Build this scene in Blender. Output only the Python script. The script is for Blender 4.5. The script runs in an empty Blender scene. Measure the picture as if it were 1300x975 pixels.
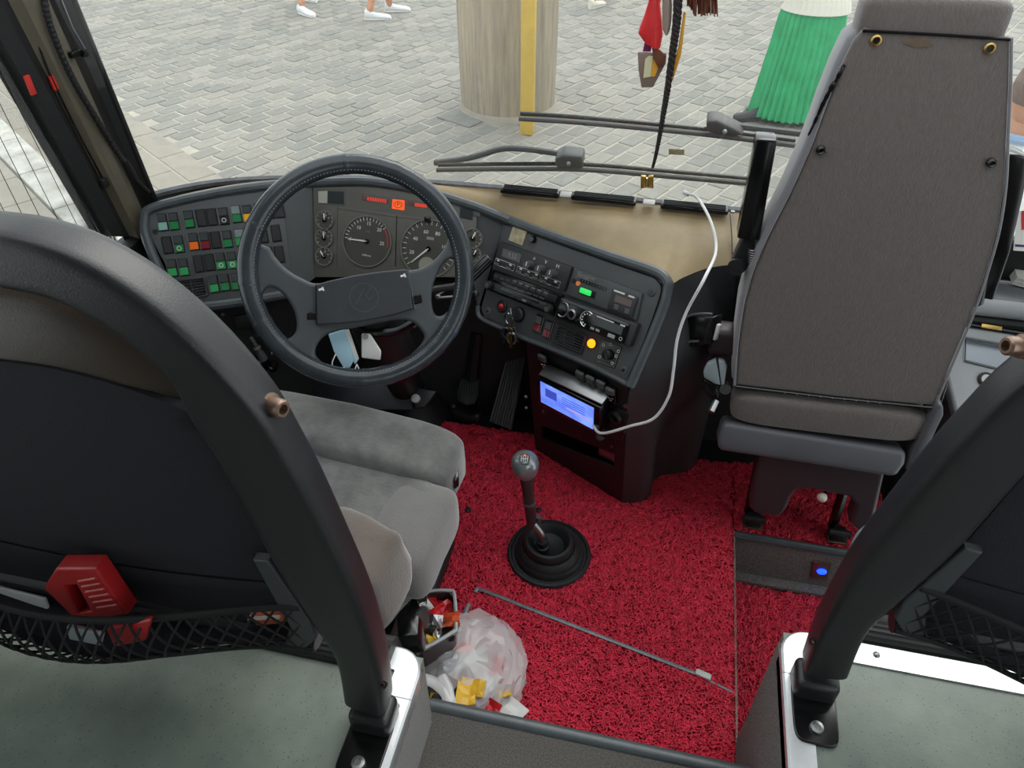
import bpy, bmesh, math, random
import numpy as np
from mathutils import Vector as V, Matrix

# ------------------------------------------------------------------ camera, world, light
sc = bpy.context.scene
col = sc.collection
FPX = 946.0; CX, CY = 650.0, 487.5
CAM = V((0, 0, 1.55)); PITCH = math.radians(40); YAW = math.radians(12.3)
cd = bpy.data.cameras.new('camera'); cd.sensor_width = 36.0
cd.lens = 36.0 * FPX / 1300.0; cd.clip_start = .02; cd.clip_end = 200
co = bpy.data.objects.new('camera', cd); col.objects.link(co)
co.location = CAM; co.rotation_euler = (math.pi/2 - PITCH, 0, YAW)
sc.camera = co
w = bpy.data.worlds.new('overcast_sky'); sc.world = w; w.use_nodes = True
w.node_tree.nodes['Background'].inputs[0].default_value = (.93, .97, 1.0, 1)
w.node_tree.nodes['Background'].inputs[1].default_value = 1.0
sl = bpy.data.lights.new('sun', 'SUN'); sl.energy = 1.1; sl.angle = math.radians(40); sl.color = (1, .96, .9)
so = bpy.data.objects.new('sun', sl); col.objects.link(so); so.rotation_euler = (math.radians(-38), math.radians(14), 0)
sc.view_settings.view_transform = 'Standard'; sc.view_settings.look = 'None'
sc.view_settings.exposure = 1.0; sc.view_settings.gamma = 1; sc.view_settings.use_curve_mapping = False

# ------------------------------------------------------------------ measuring: image pixel -> point of a known plane
FW = V((-math.sin(YAW)*math.cos(PITCH), math.cos(YAW)*math.cos(PITCH), -math.sin(PITCH)))
RT = V((math.cos(YAW), math.sin(YAW), 0)); UP = RT.cross(FW)
def ray(x, y): return FW + RT*((x-CX)/FPX) + UP*((CY-y)/FPX)
def oz(x, y, z): r = ray(x, y); return CAM + r*((z-CAM.z)/r.z)
def oy(x, y, Y): r = ray(x, y); return CAM + r*(Y/r.y)
def ox(x, y, X): r = ray(x, y); return CAM + r*(X/r.x)
def op(x, y, p, n): r = ray(x, y); return CAM + r*((V(p)-CAM).dot(n)/r.dot(n))

class Frame:
    """flat reference face: origin, right, up, outward normal"""
    def __init__(s, o, n, u=None):
        s.o = V(o); s.n = V(n).normalized()
        s.u = V(u).normalized() if u is not None else V((0, 0, 1)).cross(s.n).normalized()
        s.u = (s.u - s.n*s.u.dot(s.n)).normalized()
        s.v = s.n.cross(s.u)
    def w(s, u, v, h=0): return s.o + s.u*u + s.v*v + s.n*h
    def px(s, x, y, h=0):
        p = op(x, y, s.o + s.n*h, s.n) - s.o; return (p.dot(s.u), p.dot(s.v))
    def pw(s, x, y, h=0): return op(x, y, s.o, s.n) + s.n*h

# ------------------------------------------------------------------ materials
def lin(h):
    h = h.lstrip('#'); c = [int(h[i:i+2], 16)/255 for i in (0, 2, 4)]
    return [((x+.055)/1.055)**2.4 if x > .04045 else x/12.92 for x in c]
MATS = {}
def mat(name, hexc, rough=.5, metal=0.0, bump=0.0, bs=300, var=0.0, vs=15, c2=None, emit=0, spec=.5, coat=0, sheen=0, stretch=None, alpha=1):
    if name in MATS: return MATS[name]
    m = bpy.data.materials.new(name); m.use_nodes = True; nt = m.node_tree; N = nt.nodes; L = nt.links
    b = N['Principled BSDF']; c = lin(hexc)
    b.inputs['Base Color'].default_value = (*c, 1); b.inputs['Roughness'].default_value = rough
    b.inputs['Metallic'].default_value = metal; b.inputs['Specular IOR Level'].default_value = spec
    b.inputs['Coat Weight'].default_value = coat; b.inputs['Alpha'].default_value = alpha
    if sheen: b.inputs['Sheen Weight'].default_value = sheen
    if emit:
        b.inputs['Emission Color'].default_value = (*c, 1); b.inputs['Emission Strength'].default_value = emit
    tc = N.new('ShaderNodeTexCoord'); src = tc.outputs['Object']
    if stretch:
        mp = N.new('ShaderNodeMapping'); mp.inputs['Scale'].default_value = stretch; L.new(src, mp.inputs[0]); src = mp.outputs[0]
    if var or c2:
        nz = N.new('ShaderNodeTexNoise'); nz.inputs['Scale'].default_value = vs; nz.inputs['Detail'].default_value = 6
        nz.inputs['Roughness'].default_value = .65; L.new(src, nz.inputs['Vector'])
        rp = N.new('ShaderNodeValToRGB'); rp.color_ramp.elements[0].position = .32; rp.color_ramp.elements[1].position = .68
        a = lin(c2) if c2 else [min(1, x*(1-var)) for x in c]
        d = c if c2 else [min(1, x*(1+var)) for x in c]
        rp.color_ramp.elements[0].color = (*a, 1); rp.color_ramp.elements[1].color = (*d, 1)
        L.new(nz.outputs[0], rp.inputs[0]); L.new(rp.outputs[0], b.inputs['Base Color'])
    if bump:
        n2 = N.new('ShaderNodeTexNoise'); n2.inputs['Scale'].default_value = bs; n2.inputs['Detail'].default_value = 4
        L.new(src, n2.inputs['Vector'])
        bp = N.new('ShaderNodeBump'); bp.inputs['Strength'].default_value = bump; bp.inputs['Distance'].default_value = .002
        L.new(n2.outputs[0], bp.inputs['Height']); L.new(bp.outputs[0], b.inputs['Normal'])
    MATS[name] = m; return m
def glassmat(name, tint=(.96, .98, .97), rough=.02, haze=.05):
    m = bpy.data.materials.new(name); m.use_nodes = True; nt = m.node_tree; N = nt.nodes; L = nt.links
    for n in list(N): N.remove(n)
    o = N.new('ShaderNodeOutputMaterial'); mx = N.new('ShaderNodeMixShader'); t = N.new('ShaderNodeBsdfTransparent')
    t.inputs[0].default_value = (*tint, 1); g = N.new('ShaderNodeBsdfGlossy'); g.inputs['Roughness'].default_value = rough
    f = N.new('ShaderNodeFresnel'); f.inputs[0].default_value = 1.3
    hz = N.new('ShaderNodeMixShader'); hz.inputs[0].default_value = haze; df = N.new('ShaderNodeBsdfDiffuse'); df.inputs[0].default_value = (.8, .8, .78, 1)  # diffuse white mixed in for the reflection veil on dusty glass
    L.new(t.outputs[0], hz.inputs[1]); L.new(df.outputs[0], hz.inputs[2])
    L.new(f.outputs[0], mx.inputs[0]); L.new(hz.outputs[0], mx.inputs[1]); L.new(g.outputs[0], mx.inputs[2]); L.new(mx.outputs[0], o.inputs[0])
    MATS[name] = m; return m

# ------------------------------------------------------------------ geometry: every function returns (verts, faces)
def join(*gs):
    v, f = [], []
    for a, b in gs:
        k = len(v); v += list(a); f += [tuple(i+k for i in q) for q in b]
    return v, f
def tobm(g):
    bm = bmesh.new(); vs = [bm.verts.new(p) for p in g[0]]
    for q in g[1]:
        try: bm.faces.new([vs[i] for i in q])
        except ValueError: pass
    bmesh.ops.recalc_face_normals(bm, faces=bm.faces); return bm
def frombm(bm):
    bm.verts.index_update(); g = ([v.co.copy() for v in bm.verts], [tuple(v.index for v in f.verts) for f in bm.faces]); bm.free(); return g
def bev(g, wdt, seg=2, ang=30):
    bm = tobm(g); es = [e for e in bm.edges if len(e.link_faces) == 2 and e.calc_face_angle(0) > math.radians(ang)]
    bmesh.ops.bevel(bm, geom=es, offset=wdt, segments=seg, profile=.5, affect='EDGES', clamp_overlap=True); return frombm(bm)
def box(c, s, ax=None):
    c = V(c); a = ax or (V((1, 0, 0)), V((0, 1, 0)), V((0, 0, 1))); v = []
    for k in (-1, 1):
        for j, i in ((-1, -1), (-1, 1), (1, 1), (1, -1)): v.append(c + a[0]*(i*s[0]/2) + a[1]*(j*s[1]/2) + a[2]*(k*s[2]/2))
    return v, [(0, 3, 2, 1), (4, 5, 6, 7), (0, 1, 5, 4), (1, 2, 6, 5), (2, 3, 7, 6), (3, 0, 4, 7)]
def fbox(fr, u, v, h0, h1, du, dv, b=0, seg=2, rot=0):
    """box on a frame: centre u,v; size du,dv; from height h0 to h1"""
    uu = fr.u*math.cos(rot) + fr.v*math.sin(rot); vv = fr.n.cross(uu)
    g = box(fr.w(u, v, (h0+h1)/2), (du, dv, abs(h1-h0)), (uu, vv, fr.n)); return bev(g, b, seg) if b else g
def prism(poly, vec):
    n = len(poly); vec = V(vec); v = [V(p) for p in poly] + [V(p)+vec for p in poly]
    return v, [tuple(reversed(range(n))), tuple(range(n, 2*n))] + [(i, (i+1) % n, n+(i+1) % n, n+i) for i in range(n)]
def fprism(fr, pix, h0, h1, b=0, seg=2):
    """prism whose outline is measured on a frame's face"""
    poly = [fr.w(*fr.px(*p), h0) for p in pix]; g = prism(poly, fr.n*(h1-h0)); return bev(g, b, seg) if b else g
def rings(rs, closed=True, cap=True):
    v, f = [], []; n = len(rs[0])
    for r in rs: v += [V(p) for p in r]
    for i in range(len(rs)-1):
        for j in range(n if closed else n-1):
            k = (j+1) % n; f.append((i*n+j, i*n+k, (i+1)*n+k, (i+1)*n+j))
    if cap: f.append(tuple(reversed(range(n)))); f.append(tuple(range((len(rs)-1)*n, len(rs)*n)))
    return v, f
def tube(pts, r, n=8, closed=False, flat=1.0, up=None):
    pts = [V(p) for p in pts]; m = len(pts); R = r if isinstance(r, (list, tuple)) else [r]*m
    T = []
    for i in range(m):
        a = pts[(i-1) % m] if (closed or i) else pts[i]; b = pts[(i+1) % m] if (closed or i < m-1) else pts[i]
        T.append((b-a).normalized())
    x = V(up) if up else (V((0, 0, 1)) if abs(T[0].z) < .9 else V((1, 0, 0)))
    x = (x - T[0]*x.dot(T[0])).normalized(); rs = []
    for i in range(m):
        x = x - T[i]*x.dot(T[i]); x.normalize(); y = T[i].cross(x)
        rs.append([pts[i] + x*(R[i]*flat*math.cos(2*math.pi*k/n)) + y*(R[i]*math.sin(2*math.pi*k/n)) for k in range(n)])
    if closed:
        g = rings(rs, True, False); k = (m-1)*n; best = 0
        # match twist of last ring to first
        d = [(rs[-1][0]-rs[0][j]).length for j in range(n)]; best = d.index(min(d))
        return g[0], g[1] + [(k+j, k+(j+1) % n, (j+1+best) % n, (j+best) % n) for j in range(n)]
    return rings(rs, True, True)
def lathe(prof, o, ax, n=24, cap=True):
    o = V(o); ax = V(ax).normalized(); x = (V((1, 0, 0)) if abs(ax.x) < .9 else V((0, 1, 0))); x = (x-ax*x.dot(ax)).normalized(); y = ax.cross(x)
    return rings([[o + ax*h + x*(r*math.cos(2*math.pi*k/n)) + y*(r*math.sin(2*math.pi*k/n)) for k in range(n)] for r, h in prof], True, cap)
def cyl(a, b, r, n=16, r2=None, b_=0):
    a = V(a); b = V(b); d = (b-a).length; r2 = r if r2 is None else r2
    p = [(r, 0), (r2, d)] if not b_ else [(r-b_, 0), (r, b_), (r2, d-b_), (r2-b_, d)]
    return lathe(p, a, b-a, n)
def ball(o, rx, ry=None, rz=None, n=16, m=10, ax=None):
    ry = ry or rx; rz = rz or rx; o = V(o); a = ax or (V((1, 0, 0)), V((0, 1, 0)), V((0, 0, 1)))
    return rings([[o + a[0]*(rx*math.sin(t)*math.cos(2*math.pi*k/n)) + a[1]*(ry*math.sin(t)*math.sin(2*math.pi*k/n)) - a[2]*(rz*math.cos(t)) for k in range(n)]
                  for t in [max(.02, min(math.pi-.02, math.pi*i/m)) for i in range(m+1)]])
def cat(pts, n=6, closed=False):
    pts = [V(p) if len(p) == 3 else V((p[0], p[1], 0)) for p in pts]; d2 = False; m = len(pts); out = []
    for i in range(m if closed else m-1):
        g = lambda k: pts[k % m] if closed else pts[max(0, min(m-1, k))]
        p0, p1, p2, p3 = g(i-1), g(i), g(i+1), g(i+2)
        for t in [k/n for k in range(n)]:
            out.append(.5*((2*p1) + (p2-p0)*t + (2*p0-5*p1+4*p2-p3)*t*t + (3*p1-p0-3*p2+p3)*t**3))
    if not closed: out.append(pts[-1])
    return out
def sgrid(rows):
    """open surface from rows of points"""
    return rings(rows, False, False)
def curve_geo(cu):
    o = bpy.data.objects.new('tmp', cu); col.objects.link(o)
    bpy.context.view_layer.update()
    me = bpy.data.meshes.new_from_object(o.evaluated_get(bpy.context.evaluated_depsgraph_get()))
    g = ([v.co.copy() for v in me.vertices], [tuple(p.vertices) for p in me.polygons])
    bpy.data.objects.remove(o); bpy.data.curves.remove(cu); bpy.data.meshes.remove(me); return g
def plate(fr, outer, holes=(), h0=0, h1=.01, b=.002, seg=2):
    """flat plate with holes on a frame, u/v outlines, rounded edges"""
    cu = bpy.data.curves.new('tmp', 'CURVE'); cu.dimensions = '2D'; cu.fill_mode = 'BOTH'
    cu.extrude = max(1e-5, abs(h1-h0)/2 - b); cu.bevel_depth = b; cu.bevel_resolution = seg; cu.offset = -b
    for pl in [outer, *holes]:
        s = cu.splines.new('POLY'); s.points.add(len(pl)-1); s.use_cyclic_u = True
        for q, p in zip(s.points, pl): q.co = (p[0], p[1], 0, 1)
    g = curve_geo(cu); hm = (h0+h1)/2
    return [fr.w(p.x, p.y, p.z+hm) for p in g[0]], g[1]
def text(fr, s, size, u, v, h=.0006, rot=0, ext=.0002, align='CENTER'):
    cu = bpy.data.curves.new('tmp', 'FONT'); cu.body = s; cu.size = size; cu.align_x = align; cu.align_y = 'CENTER'; cu.extrude = ext; cu.resolution_u = 2
    g = curve_geo(cu); c, q = math.cos(rot), math.sin(rot)
    return [fr.w(u + p.x*c - p.y*q, v + p.x*q + p.y*c, h+p.z) for p in g[0]], g[1]
def circ(u, v, r, n=28, a0=0, a1=2*math.pi, full=True):
    k = n if full else n-1
    return [(u + r*math.cos(a0+(a1-a0)*i/k), v + r*math.sin(a0+(a1-a0)*i/k)) for i in range(n)]
def fring(fr, u, v, r, t, h0, h1, n=28):
    """raised ring on a frame"""
    prof = [(r-t, h0), (r-t, h1), (r, h1), (r, h0)]
    g = rings([[fr.w(u + q*math.cos(2*math.pi*k/n), v + q*math.sin(2*math.pi*k/n), h) for k in range(n)] for q, h in prof], True, False); return g
def fdisc(fr, u, v, r, h0, h1, n=24, b=0):
    prof = [(r, h0), (r, h1-b), (r-b, h1)] if b else [(r, h0), (r, h1)]
    return rings([[fr.w(u + q*math.cos(2*math.pi*k/n), v + q*math.sin(2*math.pi*k/n), h) for k in range(n)] for q, h in prof])

# ------------------------------------------------------------------ objects
ORG = {}
def props(o, label, catg, group, kind):
    if label: o['label'] = label
    if catg: o['category'] = catg
    if group: o['group'] = group
    if kind: o['kind'] = kind
def thing(name, label, catg, loc, group=None, kind=None):
    o = bpy.data.objects.new(name, None); col.objects.link(o); o.location = loc; o.empty_display_size = .05
    ORG[o.name] = V(loc); props(o, label, catg, group, kind); return o
def mk(name, g, m, parent=None, smooth=True, label=None, cat=None, group=None, kind=None, fix=True, ang=35):
    if fix and len(g[0]) < 60000: g = frombm(tobm(g))
    vs = g[0]
    if parent is not None: org = ORG[parent.name]
    else:
        xs = [p[0] for p in vs]; ys = [p[1] for p in vs]; org = V(((min(xs)+max(xs))/2, (min(ys)+max(ys))/2, min(p[2] for p in vs)))
    me = bpy.data.meshes.new(name); me.from_pydata([(p[0]-org[0], p[1]-org[1], p[2]-org[2]) for p in vs], [], g[1])
    me.materials.append(MATS[m] if isinstance(m, str) else m)
    if smooth:
        me.polygons.foreach_set('use_smooth', [True]*len(me.polygons)); me.set_sharp_from_angle(angle=math.radians(ang))
    me.update()
    o = bpy.data.objects.new(name, me); col.objects.link(o)
    if parent is not None: o.parent = parent
    else: o.location = org
    ORG[o.name] = org; props(o, label, cat, group, kind); return o
def struct(name, g, m, label=None, smooth=True, cat=None): return mk(name, g, m, None, smooth, label, cat, None, 'structure')
def dup(o, parent, off=(0, 0, 0), mtx=None):
    c = o.copy(); col.objects.link(c); c.parent = parent; c.location = V(o.location) + V(off); ORG[c.name] = ORG[o.name]; return c
rnd = random.Random(7)

# ------------------------------------------------------------------ material library
mat('black_plastic', '303234', .45, bump=.25, bs=900, var=.15, vs=8)
mat('dark_plastic', '1a1b1c', .5, bump=.2, bs=900)
mat('panel_grey', '4c4f50', .5, bump=.25, bs=1200, var=.12, vs=10)
mat('cluster_grey', '5a5952', .55, bump=.15, bs=1200, var=.1, vs=12)
mat('gloss_black', '0d0d0e', .18)
mat('black_rubber', '1b1c1d', .6, bump=.3, bs=300, var=.2, vs=20)
mat('lip_vinyl', '4a5053', .32, bump=.2, bs=700, var=.15, vs=30)
mat('wheel_leather', '30363b', .22, bump=.16, bs=260, var=.22, vs=18)
mat('wheel_plastic', '41464a', .46, bump=.25, bs=1300, var=.12, vs=14)
mat('pad_plastic', '2c3034', .42, bump=.2, bs=900, var=.2, vs=25)
mat('tan_vinyl', 'a08a62', .5, bump=.3, bs=500, c2='837253', vs=6)
mat('white_print', 'e6e4dc', .6)
mat('grey_print', '8b8c8a', .6)
mat('red_print', 'b33a34', .5)
mat('chrome', 'c9cacb', .2, 1)
mat('steel', '9a9b9b', .35, 1, bump=.1, bs=120)
mat('aluminium', 'd3d6d8', .38, .75, bump=.12, bs=90, var=.08, vs=12)
mat('brass', 'b89a5a', .35, 1)
mat('old_bolt', '8d7566', .35, .8)
# ================================================================== STRUCTURE OF THE COACH
mat('red_vinyl', 'e23049', .42, var=.35, vs=60)
mat('red_backing', 'a5152a', .8, bump=.4, bs=260, var=.4, vs=120)
mat('carpet', '4d4a46', .95, bump=.9, bs=420, var=.55, vs=330, sheen=.3)
mat('riser_carpet', '6e6965', .95, bump=.9, bs=420, var=.6, vs=300)
mat('lino', '7c857a', .42, bump=.1, bs=200, c2='5f6961', vs=5)
mat('wall_lining', '2a2b2c', .7, bump=.3, bs=300)
mat('ceiling_lining', '8a8a86', .8)
mat('floor_rubber', '17181a', .6, bump=.3, bs=200)
mat('pillar_cover', '6c6757', .5, bump=.3, bs=700, var=.1, vs=10)
glassmat('glass')
m = MATS['lino']; nt = m.node_tree; b = nt.nodes['Principled BSDF']          # black flecks in the lino
old = b.inputs['Base Color'].links[0].from_socket
vz = nt.nodes.new('ShaderNodeTexVoronoi'); vz.inputs['Scale'].default_value = 140
vc = nt.nodes.new('ShaderNodeTexCoord'); nt.links.new(vc.outputs['Object'], vz.inputs['Vector'])
lt = nt.nodes.new('ShaderNodeMath'); lt.operation = 'LESS_THAN'; lt.inputs[1].default_value = .13; nt.links.new(vz.outputs['Distance'], lt.inputs[0])
mx = nt.nodes.new('ShaderNodeMix'); mx.data_type = 'RGBA'; nt.links.new(lt.outputs[0], mx.inputs[0]); nt.links.new(old, mx.inputs[6])
mx.inputs[7].default_value = (.05, .055, .05, 1); nt.links.new(mx.outputs[2], b.inputs['Base Color'])

def slab(x0, x1, y0, y1, z0, z1): return box(((x0+x1)/2, (y0+y1)/2, (z0+z1)/2), (x1-x0, y1-y0, z1-z0))
XW = 1.22; ZP = .40; ZA = .20; ZS = -.156; XM = .303
struct('floor', join(slab(-XW, XM, .62, 1.80, -.30, -.008), slab(XM, .72, 1.338, 1.80, -.30, -.008)), 'floor_rubber', 'dark rubber floor of the driver cab under the red mat')
struct('floor_step', slab(XM-.01, .72, .76, 1.338, -.45, ZS-.008), 'floor_rubber', 'lower step floor between cab and front row platform')
struct('floor_door_step', join(slab(.72, XW, .80, 1.80, -.75, -.48), slab(.72, .95, .80, 1.80, -.48, -.30)), 'floor_rubber', 'entrance steps beside the guide seat')
struct('wall_riser', join(slab(XM+.002, .72, 1.328, 1.338, ZS-.01, -.012), bev(slab(XM+.002, .70, 1.300, 1.330, ZS-.006, ZS+.012), .004)), 'riser_carpet', 'speckled grey carpet riser under the guide seat')
struct('trim_riser', tube([(XM, 1.333, -.002), (.72, 1.333, -.002)], .011, 10), 'lip_vinyl', 'dark vinyl lip along the top of the riser')
struct('floor_aisle', slab(-.29, .296, -3, .632, 0, ZA), 'carpet', 'black carpeted raised aisle floor at bottom edge')
g = tube([(-.30, .632, ZA-.006), (.302, .632, ZA-.006)], .014, 12)
struct('trim_aisle', g, 'lip_vinyl', 'dark grey vinyl nosing along the aisle step')
struct('floor_platform_left', slab(-XW, -.285, -3, .612, ZA, ZP), 'lino', 'grey flecked lino platform on the left')
struct('floor_platform_right', slab(.305, XW, -3, .79, 0, ZP), 'lino', 'grey flecked lino platform on the right')
struct('wall_platform_left', slab(-.287, -.281, -3, .600, ZA, ZP-.012), 'carpet', 'dark carpet side of the left platform')
struct('wall_platform_right', join(slab(.2985, .3045, -3, .776, 0, ZP-.012), slab(.31, XW, .7905, .797, ZS, ZP-.03)), 'riser_carpet', 'dark grey carpet side of the right platform')

# aluminium edge trims: angle strip with a rounded corner piece and rivets
def edge_trim(name, x, y, sx, xe, lab, front=True):
    """x: side edge, y: front edge, sx: +1 platform lies towards +x"""
    t = thing(name, lab, None, (x, y, ZP), kind='structure')
    r = .045; wd = .042
    def path(off):
        o = [(x + sx*off, -1.2), (x + sx*off, y-r)]
        for k in range(1, 7):
            a = math.pi/2*k/6; rr = r-off
            o.append((x + sx*(r - rr*math.cos(a)), y - r + rr*math.sin(a)))
        o.append((xe, y-off)); return o
    A = path(0); B = path(wd if wd < r else r-.003)
    top = ZP+.004
    rows = [[V((p[0], p[1], ZP-.035)) for p in A], [V((p[0], p[1], top-.003)) for p in A],
            [V((p[0]+(q[0]-p[0])*.08, p[1]+(q[1]-p[1])*.08, top)) for p, q in zip(A, B)], [V((q[0], q[1], top)) for q in B], [V((q[0], q[1], ZP-.001)) for q in B]]
    # split into corner piece and straight strips
    def seg(i, j): return sgrid([r_[i:j] for r_ in rows])
    mk('side_strip', sgrid([[r_[0], r_[1]+V((0, -.04, 0))] for r_ in rows]), 'aluminium', t)
    cr = [[r_[1]+V((0, -.04, .0012))] + [p+V((0, 0, .0012)) for p in r_[1:-1]] + [r_[-2]+V((sx*.04, 0, .0012))] for r_ in rows]
    mk('corner_piece', sgrid(cr), 'aluminium', t)
    if front: mk('front_strip', sgrid([[r_[-2]+V((sx*.04, 0, 0)), r_[-1]] for r_ in rows]), 'aluminium', t)
    for px, py in ((x+sx*.02, y-.10), (x+sx*.02, y-.155), (x+sx*.02, y-.30), *(((x+sx*.10, y-.02), (x+sx*.155, y-.02), (x+sx*.42, y-.02)) if front else ())):
        mk('rivet', ball((px, py, top), .006, .006, .004, 10, 6), 'steel', t)
edge_trim('trim_platform_left', -.281, .622, -1, -XW, 'aluminium edging with rounded corner on the left platform', False)
edge_trim('trim_platform_right', .2985, .797, 1, XW, 'aluminium edging with rounded corner on the right platform')
# ribbed rubber rolls in front of the platforms
def ribbed(name, x0, x1, y, z, lab):
    n = 22; rs = []
    for x in (x0, x1):
        rs.append([V((x, y + (.030 + (.0022 if k % 2 else 0))*math.cos(2*math.pi*k/(2*n)), z + (.030 + (.0022 if k % 2 else 0))*math.sin(2*math.pi*k/(2*n)))) for k in range(2*n)])
    struct(name, rings(rs), 'black_rubber', lab, smooth=False)
ribbed('trim_roll_left', -XW, -.335, .602, ZP+.004, 'ribbed black rubber roll in front of the left platform')
ribbed('trim_roll_right', .37, XW, .83, ZP-.008, 'ribbed black rubber roll in front of the right platform')

# shell of the body, outside the frame for the most part
struct('wall_left', join(slab(-XW-.05, -XW, -3, 1.42, -.9, .66), slab(-XW-.05, -XW, -3, 1.20, 1.75, 2.1)), 'wall_lining', 'dark lining of the left side wall below the window')
struct('wall_right', join(slab(XW, XW+.05, -3, .80, -.9, .66), slab(XW, XW+.05, -3, 1.2, 1.75, 2.1)), 'wall_lining', 'dark lining of the right side wall')
struct('wall_rear', slab(-XW, XW, -3.05, -3, 0, 2.1), 'wall_lining', 'rear end of the passenger saloon')
struct('ceiling', slab(-XW-.05, XW+.05, -3.05, .35, 2.08, 2.12), 'ceiling_lining', 'pale roof lining over the passenger saloon')

# windscreen: curved pane leaning back
ZB = .742
BASE = [(-1.255, 1.36), (-1.22, 1.45), (-1.09, 1.56), (-.88, 1.63), (-.62, 1.668), (-.2, 1.68), (.3, 1.68), (.75, 1.668), (1.0, 1.62), (1.14, 1.52), (1.21, 1.36)]
BC = cat(BASE, 5)
struct('wall_front', sgrid([[V((p[0], p[1]+.004, z)) for p in BC] for z in (-.9, 0, .5, ZB-.02)]), 'wall_lining', 'curved front bulkhead below the windscreen')
def scr(p, z): return V((p[0]*(1 - (z-ZB)*.012), p[1] - (z-ZB)*.22, z))
rows = [[scr(p, ZB-.02 + k*.2) for p in BC] for k in range(7)]
g = sgrid(rows); g2 = ([V(p)+V((0, .006, 0)) for p in g[0]], [tuple(reversed(f)) for f in g[1]])
struct('window_1', join(g, g2), 'glass', 'large curved windscreen of the coach')
struct('trim_windscreen', tube([scr(p, ZB-.018) for p in BC], .012, 8), 'black_rubber', 'black rubber seal under the windscreen')

# side window left with fine heating wires, right door pane
g = slab(-XW-.035, -XW-.030, -3, 1.34, .66, 1.75)
glassmat('side_glass', haze=.12)  # stronger white haze mixed in, so the view behind looks veiled
w2 = struct('window_2', g, 'side_glass', 'left side window with thin heating wires')
wires = []
def pil(z, s):   # foot of the pillar strip, s 0..1 from window seal to screen edge
    return None
for k in range(9):
    xb = 126 - 21*k
    wires.append(tube([ox(xb + 10, 320, -XW-.026), ox(xb - 205, -110, -XW-.026)], .0009, 4))
mk('heating_wire', join(*wires), 'gloss_black', w2, kind='stuff')
struct('window_3', slab(XW+.010, XW+.015, .80, 1.38, -.7, 1.75), 'glass', 'glass pane of the front passenger door')

# A-pillar: rubber band, rounded olive-grey cover with a corrugated hose, black flange
PL = thing('pillar_left', 'dark windscreen pillar with hose and cover at left', None, (-1.18, 1.36, .66), kind='structure')
# points measured along the visible edges of the pillar at three heights
YS = (-60, 0, 70, 140, 210, 262, 300)
def edge(xs, X): return [ox(x, y, X) for x, y in zip(xs, YS)]
def ln(x0, s): return [x0 + s*y for y in YS]
E0 = edge(ln(-27, .565), -1.224)       # window side of the rubber band
E1 = edge(ln(10, .515), -1.222)        # seam between band and cover
E1b = edge(ln(14, .51), -1.218)
E2 = edge(ln(40, .47), -1.206)         # crown of cover
E3 = edge(ln(62, .445), -1.202)        # cover / flange
E4 = edge(ln(90, .412), -1.198)
E5 = edge(ln(97, .402), -1.196)        # edge at the glass
back = [V((p.x-.06, p.y+.05, p.z)) for p in E5]
mk('window_seal', sgrid([[V((p.x-.04, p.y+.0, p.z)) for p in E0], E0, [V((p.x+.012, p.y, p.z)) for p in edge(ln(-8, .54), -1.226)], E1]), 'black_rubber', PL)
mk('cover', sgrid([E1, E1b, [a.lerp(b_, .45)+V((.012, -.008, 0)) for a, b_ in zip(E1b, E2)], E2, [a.lerp(b_, .55)+V((.006, -.004, 0)) for a, b_ in zip(E2, E3)], E3]), 'pillar_cover', PL)
mk('flange', sgrid([E3, [a.lerp(b_, .5) + V((-.01, .01, 0)) for a, b_ in zip(E3, E4)], E4]), 'dark_plastic', PL)
mk('screen_seal', tube([a.lerp(b_, .5) for a, b_ in zip(E4, E5)], .0065, 8), 'black_rubber', PL)
mk('outer_skin', sgrid([E5, back, [V((p.x-.03, p.y-.02, p.z)) for p in E0]]), 'dark_plastic', PL)
hp = [ox(x, y, -1.188) for x, y in ((52, -40), (58, 10), (72, 55), (95, 105), (125, 155), (150, 195), (160, 207))]
hp = cat(hp, 14)
mk('corrugated_hose', tube(hp, [.0058 + (.0012 if i % 2 else 0) for i in range(len(hp))], 8), 'black_rubber', PL, smooth=False)
mk('hose_connector', join(cyl(ox(158, 204, -1.188), ox(172, 228, -1.188), .0085, 10), cyl(ox(172, 228, -1.188), ox(188, 244, -1.188), .0065, 10)), 'dark_plastic', PL)
mk('cable', tube(cat([ox(x, y, -1.212) for x, y in ((14, -20), (48, 55), (66, 100), (100, 170), (130, 226), (134, 236))], 6), .0022, 6), 'gloss_black', PL)
mk('cable_clip', bev(box(ox(132, 232, -1.208), (.012, .018, .022)), .003), 'dark_plastic', PL)
mk('latch', join(bev(box(ox(95, 68, -1.192), (.012, .03, .012)), .003), cyl(ox(104, 68, -1.188), ox(109, 68, -1.188), .007, 8)), 'gloss_black', PL)
mk('rod', tube([ox(x, y, -1.192) for x, y in ((78, 0), (92, 35), (108, 62))], .002, 6), 'steel', PL)
mat('red_tape', 'd8352c', .5)
mk('red_tape', bev(box(ox(68, 105, -1.214), (.006, .012, .028)), .001), 'red_tape', PL, label='small red tape tag')
mk('red_tape', bev(box(ox(38, 108, -1.218), (.006, .012, .036)), .001), 'red_tape', PL, label='small red tape tag')

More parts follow.
